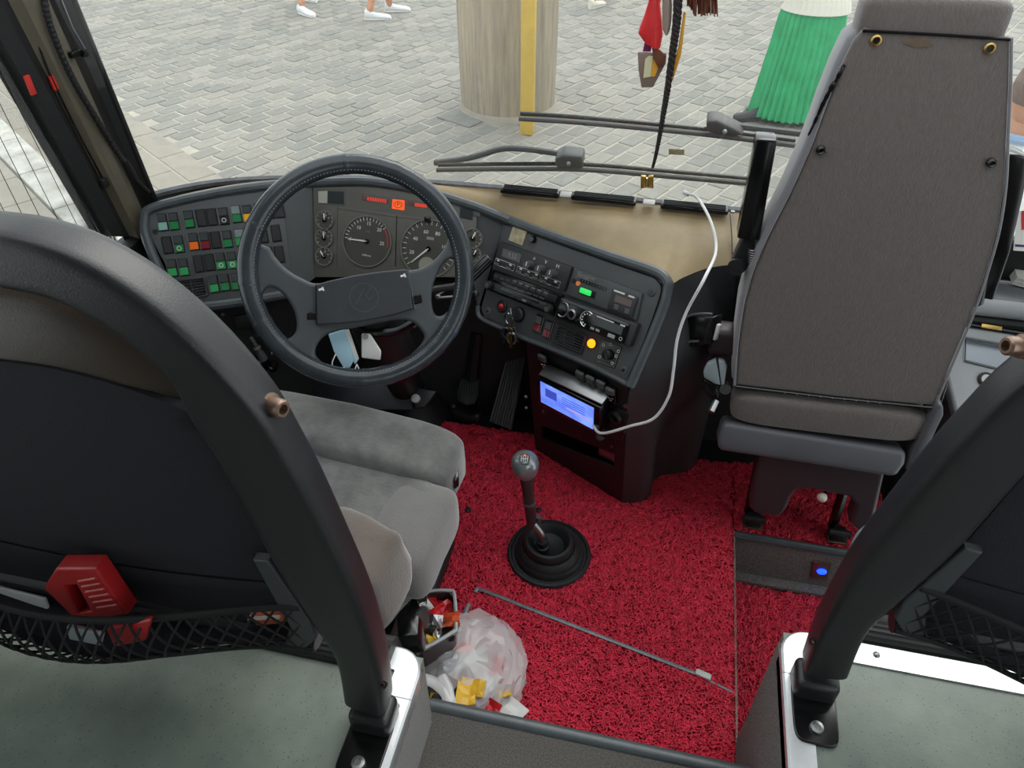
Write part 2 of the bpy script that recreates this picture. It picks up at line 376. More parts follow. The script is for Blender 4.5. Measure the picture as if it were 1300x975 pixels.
# ------------------------------------------------------------------ red looped-vinyl mats (uncountable coils of red vinyl on a backing sheet)
def noodles(polys, n_m2, seed, r=.0019):
    rg = np.random.default_rng(seed); P = []
    for (x0, x1, y0, y1, z) in polys:
        n = int((x1-x0)*(y1-y0)*n_m2); P.append(np.stack([rg.uniform(x0, x1, n), rg.uniform(y0, y1, n), np.full(n, z)], 1))
    P = np.concatenate(P); n = len(P); K = 6
    ph = rg.uniform(0, 2*np.pi, n); rho = rg.uniform(.0035, .0075, n); arc = rg.uniform(2.2, 4.6, n)*rg.choice([-1, 1], n)
    t = np.linspace(0, 1, K)[None, :]; ang = ph[:, None] + arc[:, None]*t
    cx = P[:, 0:1] + rho[:, None]*np.cos(ang); cy = P[:, 1:2] + rho[:, None]*np.sin(ang)
    hz = rg.uniform(.004, .0085, n)[:, None]; cz = P[:, 2:3] + .001 + hz*np.sin(np.pi*(t*.8+.1)) * rg.uniform(.6, 1, n)[:, None]
    nx, ny = np.cos(ang), np.sin(ang); vs = np.zeros((n, K, 3, 3))
    for k in range(3):
        a = 2*np.pi*k/3 + .5
        vs[:, :, k, 0] = cx + nx*r*np.cos(a); vs[:, :, k, 1] = cy + ny*r*np.cos(a); vs[:, :, k, 2] = cz + r*np.sin(a)
    base = (np.arange(n)*K*3)[:, None, None, None]; i = np.arange(K-1)[None, :, None, None]; k = np.arange(3)[None, None, :, None]
    f = np.concatenate([base+i*3+k, base+i*3+(k+1) % 3, base+(i+1)*3+(k+1) % 3, base+(i+1)*3+k], 3).reshape(-1, 4)
    return vs.reshape(-1, 3), f
def np_mesh(name, vs, f, m, parent, kind):
    org = ORG[parent.name]; me = bpy.data.meshes.new(name); vs = vs - np.array(org)
    me.vertices.add(len(vs)); me.vertices.foreach_set('co', vs.ravel().astype(np.float32))
    k = f.shape[1]; me.loops.add(f.size); me.loops.foreach_set('vertex_index', f.ravel().astype(np.int32))
    me.polygons.add(len(f)); me.polygons.foreach_set('loop_start', np.arange(0, f.size, k, dtype=np.int32))
    me.polygons.foreach_set('use_smooth', np.ones(len(f), bool)); me.update(calc_edges=True); me.validate()
    me.materials.append(MATS[m]); o = bpy.data.objects.new(name, me); col.objects.link(o); o.parent = parent; o['kind'] = kind; ORG[o.name] = org; return o
def mat_thing(name, lab, rects, seed):
    x0, x1, y0, y1, z = rects[0]
    t = thing(name, lab, 'mat', ((x0+x1)/2, (y0+y1)/2, z-.006), 'red looped vinyl mats')
    mk('backing', join(*[bev(slab(a, b_, c, d, e-.007, e), .002) for a, b_, c, d, e in rects]), 'red_backing', t)
    vs, f = noodles([(a+.004, b_-.006, c+.004, d-.004, e) for a, b_, c, d, e in rects], 42000, seed)
    np_mesh('vinyl_pile', vs, f, 'red_vinyl', t, 'stuff'); return t
main_mat = mat_thing('floor_mat', 'large red looped vinyl mat around the gear lever', [(-.62, XM-.001, .655, 1.585, .0), (XM, .70, 1.345, 1.60, .0)], 3)
step_mat = mat_thing('floor_mat', 'smaller red looped vinyl mat on the lower step at right', [(XM+.006, .575, .80, 1.298, ZS)], 4)
mat('clear_edge', '9a8178', .25, alpha=.55)
mk('clear_edging', bev(slab(XM-.004, XM+.001, .665, 1.32, -.004, .008), .001), 'clear_edge', main_mat)
# floor hatch edging in the mat
mat('worn_strip', '7d7f84', .45, .4, var=.2, vs=60)
hs = thing('hatch_strip', 'narrow grey metal strip set diagonally into the red mat', 'strip', oz(748, 800, .004))
def floor_bar(a, b_, wd, h, z=.004):
    a = V(a); b_ = V(b_); d = (b_-a).normalized(); s = V((-d.y, d.x, 0)); c = (a+b_)/2; return bev(box((c.x, c.y, z+h/2), ((b_-a).length, wd, h), (d, s, V((0, 0, 1)))), h*.4)
mk('strip', floor_bar(oz(607, 747, .008), oz(886, 856, .008), .010, .006), 'worn_strip', hs)
mk('hook', floor_bar(oz(607, 745, .008), oz(603, 752, .008), .010, .006), 'worn_strip', hs)
mk('thin_end', floor_bar(oz(886, 856, .008), oz(931, 879, .008), .006, .004), 'worn_strip', hs)
mat('clip_white', 'cfcfc8', .4)
mk('end_clip', floor_bar(oz(883, 852, .010), oz(903, 861, .010), .016, .010), 'clip_white', hs, label='pale plastic end clip')
mk('floor_clip', floor_bar(oz(596, 766, .008), oz(589, 781, .008), .012, .007), 'worn_strip', cat='clip', label='small loose grey clip on the red mat beside the bin')
for x, y in ((594, 648), (684, 648)):
    mk('floor_plug', lathe([(.008, 0), (.008, .004), (.004, .007)], oz(x, y, .008), (0, 0, 1), 10), 'black_rubber', cat='plug', label='small black rubber plug in the red mat ' + ('left of the gear lever' if x < 640 else 'right behind the gear lever'))
# blue step light in the riser
bl = thing('step_light', 'blue glowing step light in the carpet riser below the guide seat', 'light', oy(1040, 735, 1.327))
fr = Frame((0, 1.327, 0), (0, -1, 0))
mk('plate', fprism(fr, [(1033, 712), (1056, 714), (1050, 735), (1029, 733)], 0, .003, .001), 'old_bolt', bl)
mat('blue_led', '0a2cff', .4, emit=4.0)
mk('lamp', ball(fr.pw(1043, 724, .004), .0125, .006, .010), 'blue_led', bl)
mk('threshold_strip', bev(slab(.577, .583, .80, 1.30, ZS, ZS+.02), .002), 'aluminium', cat='strip', label='pale metal strip ending the lower red mat')

# ------------------------------------------------------------------ STREET
ZG = -1.1
mat('paving_sand', 'a5a094', .95, bump=.4, bs=60, var=.15, vs=3)
for i, h in enumerate(('85827b', '7f7d77', '8b8780', '7a7974')): mat('paver_%d' % i, h, .85, bump=.6, bs=60, var=.14, vs=14)
mat('slab_stone', '8f897e', .85, bump=.5, bs=60, var=.12, vs=6)
mat('kerb_paint', 'd0cfc9', .7, bump=.6, bs=25, c2='8f8d84', vs=5)
mat('column_stone', 'a99c85', .85, bump=.8, bs=10, c2='81776a', vs=3, stretch=(9, 9, .6))
mat('yellow_paint', 'c0a047', .55, var=.1, vs=9)
pav = struct('floor_pavement', slab(-14, 12, 2.0, 17, ZG-.10, ZG-.007), 'paving_sand', 'grey block paving of the street in front of the coach')
A1 = math.radians(63); a1 = V((math.cos(A1), math.sin(A1), 0)); b1 = V((-math.sin(A1), math.cos(A1), 0))
KD = V((.8195, -.573, 0)); KN = V((.573, .8195, 0)); K0 = V((-5.85, 5.35, 0))
def pxof(p):
    v = V(p)-CAM; d = v.dot(FW); return (CX + FPX*v.dot(RT)/d, CY - FPX*v.dot(UP)/d, d)
BL_, BW_ = .262, .172
def paver_mesh(i):
    g = bev(box((0, 0, -.02), (BL_-.017, BW_-.017, .04)), .006, 1)
    me = bpy.data.meshes.new('paver'); bm = tobm(g); bm.to_mesh(me); bm.free(); me.materials.append(MATS['paver_%d' % i]); return me
PM = [paver_mesh(i) for i in range(4)]
cand = []
for i in range(-60, 75):
    for j in range(-90, 90):
        c = V((-.5, 7.5, ZG)) + a1*((i + (.5 if j % 2 else 0))*BL_) + b1*(j*BW_)
        if (c-K0).dot(KN) < 1.16 or not (-13 < c.x < 11 and 3.0 < c.y < 16): continue
        x, y, d = pxof(c)
        if d < .5 or not (-420 < x < 1900 and -190 < y < 420): continue
        vis = 100 < x < 1300 and -5 < y < 236 and not (580 < x < 708 and y < 160) and not (x > 1040 and y > -5 and x < 1290) and not (300 < x < 610 and y > 205) and x > 95 + .4*y
        cand.append((0 if vis else 1, d, c))
cand.sort(key=lambda t: (t[0], t[1]))
rest = [[], [], [], []]
for k, (q, d, c) in enumerate(cand):
    z = rnd.uniform(-.004, .003); rz = A1 + rnd.uniform(-.02, .02)
    if k < 300 and q == 0:
        o = bpy.data.objects.new('paver', PM[rnd.randrange(4)]); col.objects.link(o); o.parent = pav
        o.location = V((c.x, c.y, ZG+z)) - ORG[pav.name]; o.rotation_euler = (rnd.uniform(-.012, .012), rnd.uniform(-.012, .012), rz)
    else: rest[rnd.randrange(4)].append((c, z, rz))
for i in range(4):
    gv = [v.co.copy() for v in PM[i].vertices]; gf = [tuple(p.vertices) for p in PM[i].polygons]; vs, fs = [], []
    for c, z, rz in rest[i]:
        k = len(vs); cs, sn = math.cos(rz), math.sin(rz)
        vs += [(c.x + p.x*cs - p.y*sn, c.y + p.x*sn + p.y*cs, ZG+z+p.z) for p in gv]; fs += [tuple(a+k for a in f) for f in gf]
    mk('pavers', (vs, fs), 'paver_%d' % i, pav, smooth=False, kind='stuff', fix=False)
# border course of long slabs beside the kerb
for r_ in range(4):
    for k in range(-8, 14):
        L_ = .62; c = K0 + KN*(.16 + .25*r_ + .13) + KD*(k*L_ + (.31 if r_ % 2 else 0)) + V((0, 0, ZG))
        x, y, d = pxof(c)
        if not (-200 < x < 700 and -100 < y < 420): continue
        mk('paving_slab', bev(box((c.x, c.y, ZG-.022), (L_-.014, .236, .044), (KD, KN, V((0, 0, 1)))), .006, 1), 'slab_stone', pav, smooth=False)
# white kerb stones and pavement behind them
kb = thing('kerb', 'white painted stone kerb seen through the left side window', 'kerb', K0 + V((0, 0, ZG)))
for k in range(-6, 12):
    c = K0 + KD*(k*.8) - KN*.0 + V((0, 0, ZG+.06))
    mk('kerb_stone', bev(box(c, (.79, .26, .22), (KD, KN, V((0, 0, 1)))), .03, 2), 'kerb_paint', kb)
sw = struct('floor_sidewalk', box(K0 + KD*2 - KN*2.15 + V((0, 0, ZG+.03)), (14, 4.0, .24), (KD, KN, V((0, 0, 1)))), 'paving_sand', 'pale sidewalk behind the white kerb')
for i in range(-14, 10):
    for j in range(8):
        c = K0 + KD*(i*.5 + (.25 if j % 2 else 0)) - KN*(.30 + j*.32) + V((0, 0, ZG+.155))
        x, y, d = pxof(c)
        if -150 < x < 320 and 60 < y < 420: mk('paving_slab', bev(box(c, (.488, .308, .03), (KD, KN, V((0, 0, 1)))), .005, 1), 'slab_stone', sw, smooth=False)
# column and yellow post
cc = oz(644, 150, ZG); cc = V((cc.x - .06, 7.28, ZG))
prof = [(.46, 0), (.465, .1), (.47, .5), (.475, 1.5), (.475, 3.6)]
ct = thing('stone_column', 'thick pale round stone column standing on the paving', 'column', cc)
mk('shaft', lathe(prof, cc, (0, 0, 1), 20), 'column_stone', ct, ang=10)
mk('base_stain', lathe([(.50, -.01), (.475, .05), (.465, .06)], cc, (0, 0, 1), 20), 'slab_stone', ct)
py_ = oz(668, 172, ZG)
pt = thing('yellow_post', 'yellow painted steel post in front of the stone column', 'post', py_)
mk('post', bev(box((py_.x, py_.y+.05, ZG+1.8), (.118, .10, 3.6)), .012), 'yellow_paint', pt)
mk('cap', bev(box((py_.x, py_.y+.05, ZG+3.605), (.13, .11, .012)), .003), 'yellow_paint', pt)
mk('manhole_cover', bev(box(oz(597, 146, ZG+.004), (.5, .42, .02), (a1, b1, V((0, 0, 1)))), .006), 'paver_3', cat='cover', label='flat metal service cover in the paving left of the column')
# ================================================================== DASHBOARD
def nrm(al, az):
    a, z = math.radians(al), math.radians(az); return V((math.sin(z)*math.cos(a), -math.cos(z)*math.cos(a), math.sin(a)))
SW = Frame(oz(270, 250, .755), nrm(32, 30))
CL = Frame(oz(500, 235, .755), nrm(32, 2))
D0 = CAM + (oy(797, 490, 1.365) - CAM)*.94
RD = Frame(D0, nrm(27, -29))
cb1, cb2 = V((-.261, 1.524, 0)), V((.007, 1.373, 0))
CN = Frame(cb2, (cb2-cb1).cross(RD.pw(797, 490)-cb2)); 
if CN.n.y > 0: CN = Frame(cb2, -CN.n)
def frot(fr, p, q):
    a, b_ = fr.px(*p), fr.px(*q); return math.atan2(b_[1]-a[1], b_[0]-a[0])
def dist(fr, p, q):
    a, b_ = fr.px(*p), fr.px(*q); return math.hypot(b_[1]-a[1], b_[0]-a[0])

DB = thing('dashboard', 'wide coach dashboard with tan vinyl top and dark console', 'dashboard', (-.3, 1.6, 0))
lipA = [SW.pw(*p) for p in ((184, 280), (195, 264), (270, 246), (345, 235))] + [CL.pw(*p) for p in ((398, 232), (470, 231), (540, 243), (603, 262))]
lipB = [RD.pw(*p) for p in ((640, 277), (700, 299), (780, 327), (835, 346), (849, 361))]
ext = [oz(868, 352, .702), oz(900, 340, .70), oz(935, 335, .70), V((.34, 1.585, .715)), V((.66, 1.60, .725))]
Lc = lipA + lipB + ext
WX = [(-1.165, 1.40), (-1.13, 1.47), (-1.02, 1.56), (-.9, 1.61), (-.8, 1.635), (-.66, 1.650), (-.52, 1.660), (-.42, 1.664), (-.33, 1.667), (-.20, 1.668), (-.06, 1.668), (.03, 1.668), (.08, 1.668), (.13, 1.668), (.19, 1.668), (.26, 1.668), (.45, 1.664), (.66, 1.655)]
rows = []
for L_, W_ in zip(Lc, WX):
    a = V(L_); b_ = V((W_[0], W_[1], .738)); r_ = []
    for t in (0, .12, .3, .5, .7, .88, 1): q = a.lerp(b_, t); q.z += .010*math.sin(math.pi*min(1, t*1.2)); r_.append(q)
    rows.append(r_)
cols = [cat([r_[k] for r_ in rows], 4) for k in range(7)]
mk('top_panel', sgrid(cols), 'tan_vinyl', DB, label='worn tan vinyl dash top')
mk('windscreen_ledge', tube([V((p[0], p[1]-.004, .738)) for p in BC[4:-4]], .009, 6), 'worn_strip', DB)
# padded lip along the upper edge of the panels
lp = cat([SW.pw(240, 390), SW.pw(208, 352), SW.pw(187, 305)] + lipA, 6) + cat(lipB, 6)[1:] + cat([RD.pw(849, 361), RD.pw(843, 388), RD.pw(822, 440), RD.pw(800, 490)], 5)[1:]
mk('padded_lip', tube(lp, .0115, 10), 'lip_vinyl', DB)
mk('lower_lip', tube(cat([SW.pw(240, 391), SW.pw(300, 384), SW.pw(372, 372)], 5), .012, 10), 'lip_vinyl', DB)
mk('lower_lip', tube(cat([RD.pw(*p) for p in ((607, 388), (610, 403), (640, 418), (667, 430), (703, 444), (758, 468), (797, 488))], 5), .0065, 10), 'lip_vinyl', DB)
# filler panels between the three fields
mk('filler_panel', sgrid([[SW.pw(352, 240, -.002), CL.pw(396, 236, -.002)], [SW.pw(374, 372, -.002), CL.pw(400, 352, -.002)]]), 'panel_grey', DB)
mk('filler_panel', sgrid([[CL.pw(606, 264, -.002), RD.pw(641, 281, -.002)], [CL.pw(600, 350, -.002), RD.pw(606, 394, -.002)]]), 'panel_grey', DB)
# console: front frame with open slot, curved side, hidden core
slot = [CN.px(*p) for p in ((687, 540), (780, 577), (779, 593), (688, 557))]
outl = [CN.px(*p) for p in ((667, 428), (798, 492), (790, 640), (680, 572))]
mk('console_face', plate(CN, outl, [slot], -.012, 0, .002), 'dark_plastic', DB)
mk('slot_liner', sgrid([[CN.w(*p, -.004) for p in slot+slot[:1]], [CN.w(p[0], p[1], -.10) for p in slot+slot[:1]]]), 'gloss_black', DB)
mk('slot_back', prism([CN.w(p[0], p[1], -.10) for p in slot], CN.n*-.004), 'gloss_black', DB)
mk('silver_box', bev(prism([CN.w(*CN.px(*p), -.05) for p in ((757, 572), (779, 581), (779, 592), (757, 582))], CN.n*.04), .002), 'steel', DB, label='silver edge of a box in the open slot')
f_ = [RD.pw(849, 361), RD.pw(825, 435), RD.pw(800, 490), CN.pw(794, 570), CN.pw(790, 640)]
bk = [oz(935, 335, .70), V((.195, 1.49, .56)), V((.20, 1.52, .42)), V((.20, 1.55, .2)), V((.20, 1.575, 0))]
rows = []
for i, (a, b_) in enumerate(zip(f_, bk)):
    a = V(a); c1 = a.lerp(b_, .22) + V((.022, -.018, 0)); c2 = a.lerp(b_, .55) + V((.03, -.03, 0)) if i < 3 else a.lerp(b_, .5) + V((-.012, .01, 0))
    rows.append(cat([a, c1, c2, a.lerp(b_, .8) + V((.01, -.008, 0)), b_] if i else [a, ext[0], ext[0].lerp(ext[1], .5), ext[1], ext[2]], 4))
mk('console_side', sgrid([cat([r_[k] for r_ in rows], 4) for k in range(len(rows[0]))]), 'black_plastic', DB)
mk('side_fairing', sgrid([[ext[2], bk[1], bk[2]], [V((.36, 1.59, .70)), V((.36, 1.62, .56)), V((.36, 1.64, .40))]]), 'dark_plastic', DB)
core = [cb1 + V((-.02, .10, 0)), cb2 + V((.03, .12, 0)), V((.19, 1.60, 0)), V((.19, 1.70, 0)), V((-.26, 1.70, 0))]
mk('console_core', prism(core, V((0, 0, .60))), 'gloss_black', DB)
mk('console_left_side', sgrid([[CN.pw(680, 572), CN.pw(667, 428)], [V((-.24, 1.70, 0)), V((-.26, 1.70, .5))]]), 'dark_plastic', DB)
# underside and knee panels
mk('under_panel', sgrid([[SW.pw(240, 388, -.01), SW.pw(374, 372, -.01), CL.pw(400, 352, -.01), CL.pw(600, 352, -.01), RD.pw(606, 396, -.01)], [V((-1.17, 1.45, .45)), V((-.95, 1.62, .45)), V((-.8, 1.68, .45)), V((-.45, 1.68, .45)), V((-.3, 1.66, .45))]]), 'gloss_black', DB)
KP = Frame(SW.pw(300, 386, -.02), nrm(2, 22))
mk('knee_panel', plate(KP, [KP.px(*p) for p in ((225, 392), (375, 374), (400, 470), (395, 520), (300, 520))], (), -.012, 0, .003), 'dark_plastic', DB)
mk('blank_cover', fprism(KP, [(297, 400), (318, 396), (322, 414), (300, 417)], 0, .010, .003), 'dark_plastic', DB)
mk('screw', fdisc(KP, *KP.px(283, 399), .004, 0, .002, 10), 'steel', DB)
# screws, seam lines, demister slots
for i, (x0, y0, x1, y1) in enumerate(((640, 234, 712, 243), (728, 243, 808, 256), (840, 252, 924, 265))):
    c0, c1 = oz(x0, y0, .746), oz(x1, y1, .746); c = (c0+c1)/2; dx = c1.x-c0.x
    t = thing('demister_slot', ['black demister slot at windscreen base, nearest the steering wheel', 'black demister slot at windscreen base, middle of the three', 'black demister slot at windscreen base, under the white cable'][i], 'vent', (c.x, 1.655, .742), 'demister slots along the windscreen')
    mk('frame', bev(box((c.x, 1.650, .748), (dx, .030, .010)), .003), 'gloss_black', t)
    for k in range(4): mk('slat', box((c.x, 1.640+k*.007, .754), (dx-.012, .002, .004)), 'dark_plastic', t)
    if i < 2:
        cc_ = oz((x1 + ((728, 840)[i]))/2, y1+1, .746)
        mk('ledge_tab', bev(box((cc_.x, 1.652, .749), (.028, .024, .006)), .002), 'clip_white', DB)
mk('ledge_bolt', fdisc(Frame(oz(930, 270, .748), (0, 0, 1), (1, 0, 0)), 0, 0, .005, 0, .004, 8), 'steel', DB)
mk('seam', tube([oz(927, 272, .752), oz(929, 300, .735), oz(930, 332, .704)], .0014, 5), 'gloss_black', DB)

# ------------------------------------------------------------------ switch panel on the left
SP = thing('switch_panel', 'grey dash panel of coloured rocker switches left of the wheel', 'switch panel', SW.pw(300, 370))
mk('panel', fprism(SW, [(185, 290), (192, 268), (270, 249), (356, 237), (374, 373), (300, 385), (240, 391)], -.012, .002, .002), 'panel_grey', SP)
for p in ((197, 294), (343, 248)):
    s = mk('screw', fdisc(SW, *SW.px(*p), .0062, .001, .004, 14, .001), 'dark_plastic', SP); mk('slot', fbox(SW, *SW.px(*p), .0035, .0046, .007, .0012, rot=.6), 'gloss_black', s)
Z2 = lambda x, y: (160 + x/4.643, 180 + y/4.643)
rr = frot(SW, Z2(215, 475), Z2(785, 415))
mat('sw_top', '3b3f41', .3, coat=.3); mat('sw_dark', '1d1f20', .35); mat('sw_grey', '7d8a8c', .3)
for n_, h in (('g', '1f7a44'), ('G', '2f9a55'), ('p', '86b5a6'), ('y', 'e8b21e'), ('o', 'f2701e'), ('r', '7d1424'), ('m', '8f9492')): mat('lens_'+n_, h, .3, coat=.4)
ROWS = [[(215, 475, 'p'), (282, 470, 'g'), (372, 458, 'g'), (445, 450, 'd'), (508, 445, 'd'), (575, 440, 's'), (650, 428, 'gt'), (715, 425, 'y'), (785, 415, 'g'), (845, 407, 'd'), (905, 400, 'd')],
        [(245, 610, 'd'), (312, 605, 'gs'), (398, 590, 'o'), (465, 585, 'r'), (530, 580, 'd'), (598, 575, 'g'), (672, 565, 'Gt'), (740, 555, 'gt'), (808, 549, 'd'), (885, 540, 'd')],
        [(272, 745, 'G'), (340, 740, 'G'), (430, 720, 'd'), (495, 712, 'd'), (558, 705, 'Gs'), (625, 700, 'Gs'), (700, 690, 'g'), (768, 682, 'd'), (840, 670, 'd'), (905, 665, 'd')],
        [(518, 840, 'G'), (582, 830, 'g'), (648, 825, 'g'), (716, 816, 'g')]]
CN_ = {'g': 'green', 'G': 'green', 'p': 'pale green', 'y': 'yellow', 'o': 'orange', 'r': 'dark red'}
sw_w = .0228; sw_h = .041
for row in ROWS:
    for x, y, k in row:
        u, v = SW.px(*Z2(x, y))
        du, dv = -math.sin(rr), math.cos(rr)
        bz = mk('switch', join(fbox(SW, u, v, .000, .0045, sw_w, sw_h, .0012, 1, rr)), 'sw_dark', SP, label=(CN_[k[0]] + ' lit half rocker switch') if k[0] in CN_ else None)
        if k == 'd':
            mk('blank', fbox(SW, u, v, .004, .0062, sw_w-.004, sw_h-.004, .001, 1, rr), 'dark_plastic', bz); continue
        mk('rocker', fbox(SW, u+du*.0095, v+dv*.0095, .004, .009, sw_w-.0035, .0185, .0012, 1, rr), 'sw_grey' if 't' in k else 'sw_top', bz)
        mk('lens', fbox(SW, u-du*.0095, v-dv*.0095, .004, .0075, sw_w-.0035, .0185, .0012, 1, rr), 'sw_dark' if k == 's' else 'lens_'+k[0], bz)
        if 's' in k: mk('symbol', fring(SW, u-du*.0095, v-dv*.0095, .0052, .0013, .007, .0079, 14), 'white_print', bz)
        mk('bezel_shine', fbox(SW, u-math.cos(rr)*(sw_w/2-.0006), v-math.sin(rr)*(sw_w/2-.0006), .003, .0062, .0010, sw_h-.003, rot=rr), 'steel', bz)  # thin steel edge strip, standing in for the shine along the bezel
def vent(name, lab, fr, quad, nh, nv, parent=None):
    t = thing(name, lab, 'vent', fr.pw(*quad[2]))
    a, b_, c, d = [V(fr.px(*p)).to_3d() for p in quad]
    inn = lambda s, t_: (a.lerp(b_, s)).lerp(d.lerp(c, s), t_)
    mk('frame', plate(fr, [a, b_, c, d], [[inn(.07, .09), inn(.93, .09), inn(.93, .91), inn(.07, .91)]], 0, .008, .0015), 'black_plastic', t)
    mk('back', prism([fr.w(*inn(s, q)[:2], -.004) for s, q in ((.05, .05), (.95, .05), (.95, .95), (.05, .95))], fr.n*.006), 'gloss_black', t)
    for k in range(nh):
        q = .09 + .82*(k+.5)/nh; p0, p1 = inn(.07, q), inn(.93, q)
        mk('slat', tube([fr.w(p0.x, p0.y, .004), fr.w(p1.x, p1.y, .004)], .0016, 6, flat=1.6, up=fr.n), 'black_plastic', t)
    for k in range(nv):
        s = .07 + .86*(k+1)/(nv+1); p0, p1 = inn(s, .09), inn(s, .91)
        mk('divider', tube([fr.w(p0.x, p0.y, .0055), fr.w(p1.x, p1.y, .0055)], .0013, 6), 'black_plastic', t)
    return t
vent('air_vent', 'slatted black air vent at bottom of the switch panel', SW, [Z2(285, 815), Z2(465, 795), Z2(490, 905), Z2(322, 945)], 6, 1)

# ------------------------------------------------------------------ instrument cluster
IC = thing('instrument_cluster', 'grey instrument cluster with dials behind the steering wheel', 'instruments', CL.pw(500, 345))
mk('panel', fprism(CL, [(397, 238), (470, 236), (540, 247), (606, 266), (602, 352), (400, 352)], -.012, .001, .002), 'cluster_grey', IC)
Z6 = lambda x, y: (390 + x/5.417, 230 + y/5.417)
ru = frot(CL, (404, 243), (500, 258))
mat('dial_face', '45443d', .45); mat('dial_ring', '77776f', .35, .3); mat('dial_pale', '8f8e7d', .45); mat('lcd_pale', 'a9ab9e', .3); mat('lcd_dark', '2f3637', .25)
mat('lamp_red', 'c8402e', .4, emit=.25); mat('lamp_orange', 'e2541f', .4, emit=.45); mat('bar_glass', '6e4a46', .3)
def raised(fr, quad, h0, h1, m, nm, par, b_=.0008, lab=None): return mk(nm, fprism(fr, quad, h0, h1, b_, 1), m, par, label=lab)
raised(CL, [Z6(72, 62), Z6(264, 66), Z6(264, 172), Z6(74, 158)], 0, .002, 'panel_grey', 'display_frame', IC)
raised(CL, [Z6(78, 70), Z6(142, 68), Z6(140, 152), Z6(80, 150)], .002, .003, 'lcd_pale', 'display', IC)
raised(CL, [Z6(144, 68), Z6(256, 74), Z6(256, 160), Z6(144, 152)], .002, .003, 'lcd_dark', 'display', IC)
raised(CL, [Z6(295, 70), Z6(900, 150), Z6(900, 268), Z6(297, 178)], 0, .0012, 'cluster_grey', 'warning_strip', IC)
bar = raised(CL, [Z6(380, 100), Z6(562, 124), Z6(560, 152), Z6(378, 130)], .001, .0025, 'bar_glass', 'warning_bar', IC)
for k in range(8): x0 = 415 + k*17; mk('lit_segment', fprism(CL, [Z6(x0, 108+k*2.2), Z6(x0+12, 109.5+k*2.2), Z6(x0+12, 136+k*2.2), Z6(x0, 134+k*2.2)], .0024, .003), 'lamp_red', bar)
bar = raised(CL, [Z6(695, 140), Z6(878, 162), Z6(876, 190), Z6(693, 166)], .001, .0025, 'bar_glass', 'warning_bar', IC)
for k in range(5): x0 = 742 + k*17; mk('lit_segment', fprism(CL, [Z6(x0, 150+k*2.2), Z6(x0+15, 151.5+k*2.2), Z6(x0+15, 176+k*2.2), Z6(x0, 174+k*2.2)], .0024, .003), 'lamp_red', bar)
pk = raised(CL, [Z6(588, 124), Z6(672, 132), Z6(670, 202), Z6(584, 190)], .001, .003, 'lamp_orange', 'parking_brake_lamp', IC, lab='orange parking brake warning lamp')
u, v = CL.px(*Z6(628, 162)); mat('dark_print', '4a1408', .5)
mk('lettering', text(CL, 'P', .0145, u, v, .0034, ru), 'dark_print', pk)
mk('ring_mark', fring(CL, u, v, .0086, .0012, .003, .0036, 20), 'dark_print', pk)
mk('arc_mark', join(*[tube([CL.w(u + .0115*math.cos(a0+t), v + .0115*math.sin(a0+t), .0034) for t in (-.6, -.3, 0, .3, .6)], .0006, 4) for a0 in (0, math.pi)]), 'dark_print', pk)
def gauge(cx, cy, r, lab, ndeg, nums, ticks, cut=None, face='dial_face', txt=.011, red=None):
    u, v = CL.px(*Z6(cx, cy)); r = r*1.0
    g_ = mk('dial', fdisc(CL, u, v, r, 0, .003, 36), face, IC, label=lab)
    mk('dial_ring', fring(CL, u, v, r+.003, .0032, 0, .0065, 40), 'dial_ring', g_)
    tk = []
    for a in ticks:
        a = math.radians(a); tk.append(tube([CL.w(u + r*.84*math.cos(a), v + r*.84*math.sin(a), .0034), CL.w(u + r*.97*math.cos(a), v + r*.97*math.sin(a), .0034)], .0008, 4))
    mk('tick_marks', join(*tk), 'white_print', g_)
    if red:
        a0, a1 = [math.radians(q) for q in red]
        mk('red_zone', tube([CL.w(u + r*.9*math.cos(a0+(a1-a0)*k/8), v + r*.9*math.sin(a0+(a1-a0)*k/8), .0034) for k in range(9)], .0022, 4), 'red_print', g_)
    for s, a, q in nums:
        a = math.radians(a); mk('numeral', text(CL, s, txt, u + r*q*math.cos(a), v + r*q*math.sin(a), .0036, ru), 'white_print', g_)
    a = math.radians(ndeg)
    mk('needle', tube([CL.w(u, v, .0055), CL.w(u + r*.8*math.cos(a), v + r*.8*math.sin(a), .0055)], [.0026, .0016], 6), 'white_print', g_)
    mk('hub', fdisc(CL, u, v, .006, .003, .0075, 14, .001), 'gloss_black', g_)
    return g_, u, v
g_, u, v = gauge(415, 415, .060, 'rev counter dial with white needle pointing left', 178, [('5', 178, .72), ('10', 127, .66), ('15', 88, .72), ('20', 46, .70), ('25', -3, .64)], list(range(40, 180, 9)), txt=.012, red=(38, -12))
mk('lettering', text(CL, '1:00/min', .007, u, v-.034, .0036, ru), 'white_print', g_)
mk('lettering', text(CL, 'x100', .006, u, v+.024, .0036, ru), 'grey_print', g_)
g_, u, v = gauge(838, 465, .068, 'speedometer dial half hidden by the wheel spoke', 222, [('20', 196, .64), ('40', 149, .60), ('60', 104, .60), ('80', 62, .62), ('100', 10, .60), ('120', -36, .62)], list(range(-45, 226, 12)), txt=.0125)
mk('odometer', fbox(CL, u+.002, v+.025, .003, .0042, .018, .007, rot=ru), 'grey_print', g_)
mk('clock_face', fdisc(CL, u-.002, v-.040, .020, .003, .0044, 24), 'dial_pale', g_)
mk('dial_clip', fbox(CL, u-.008, v+.069, 0, .014, .014, .012, .002), 'gloss_black', IC)
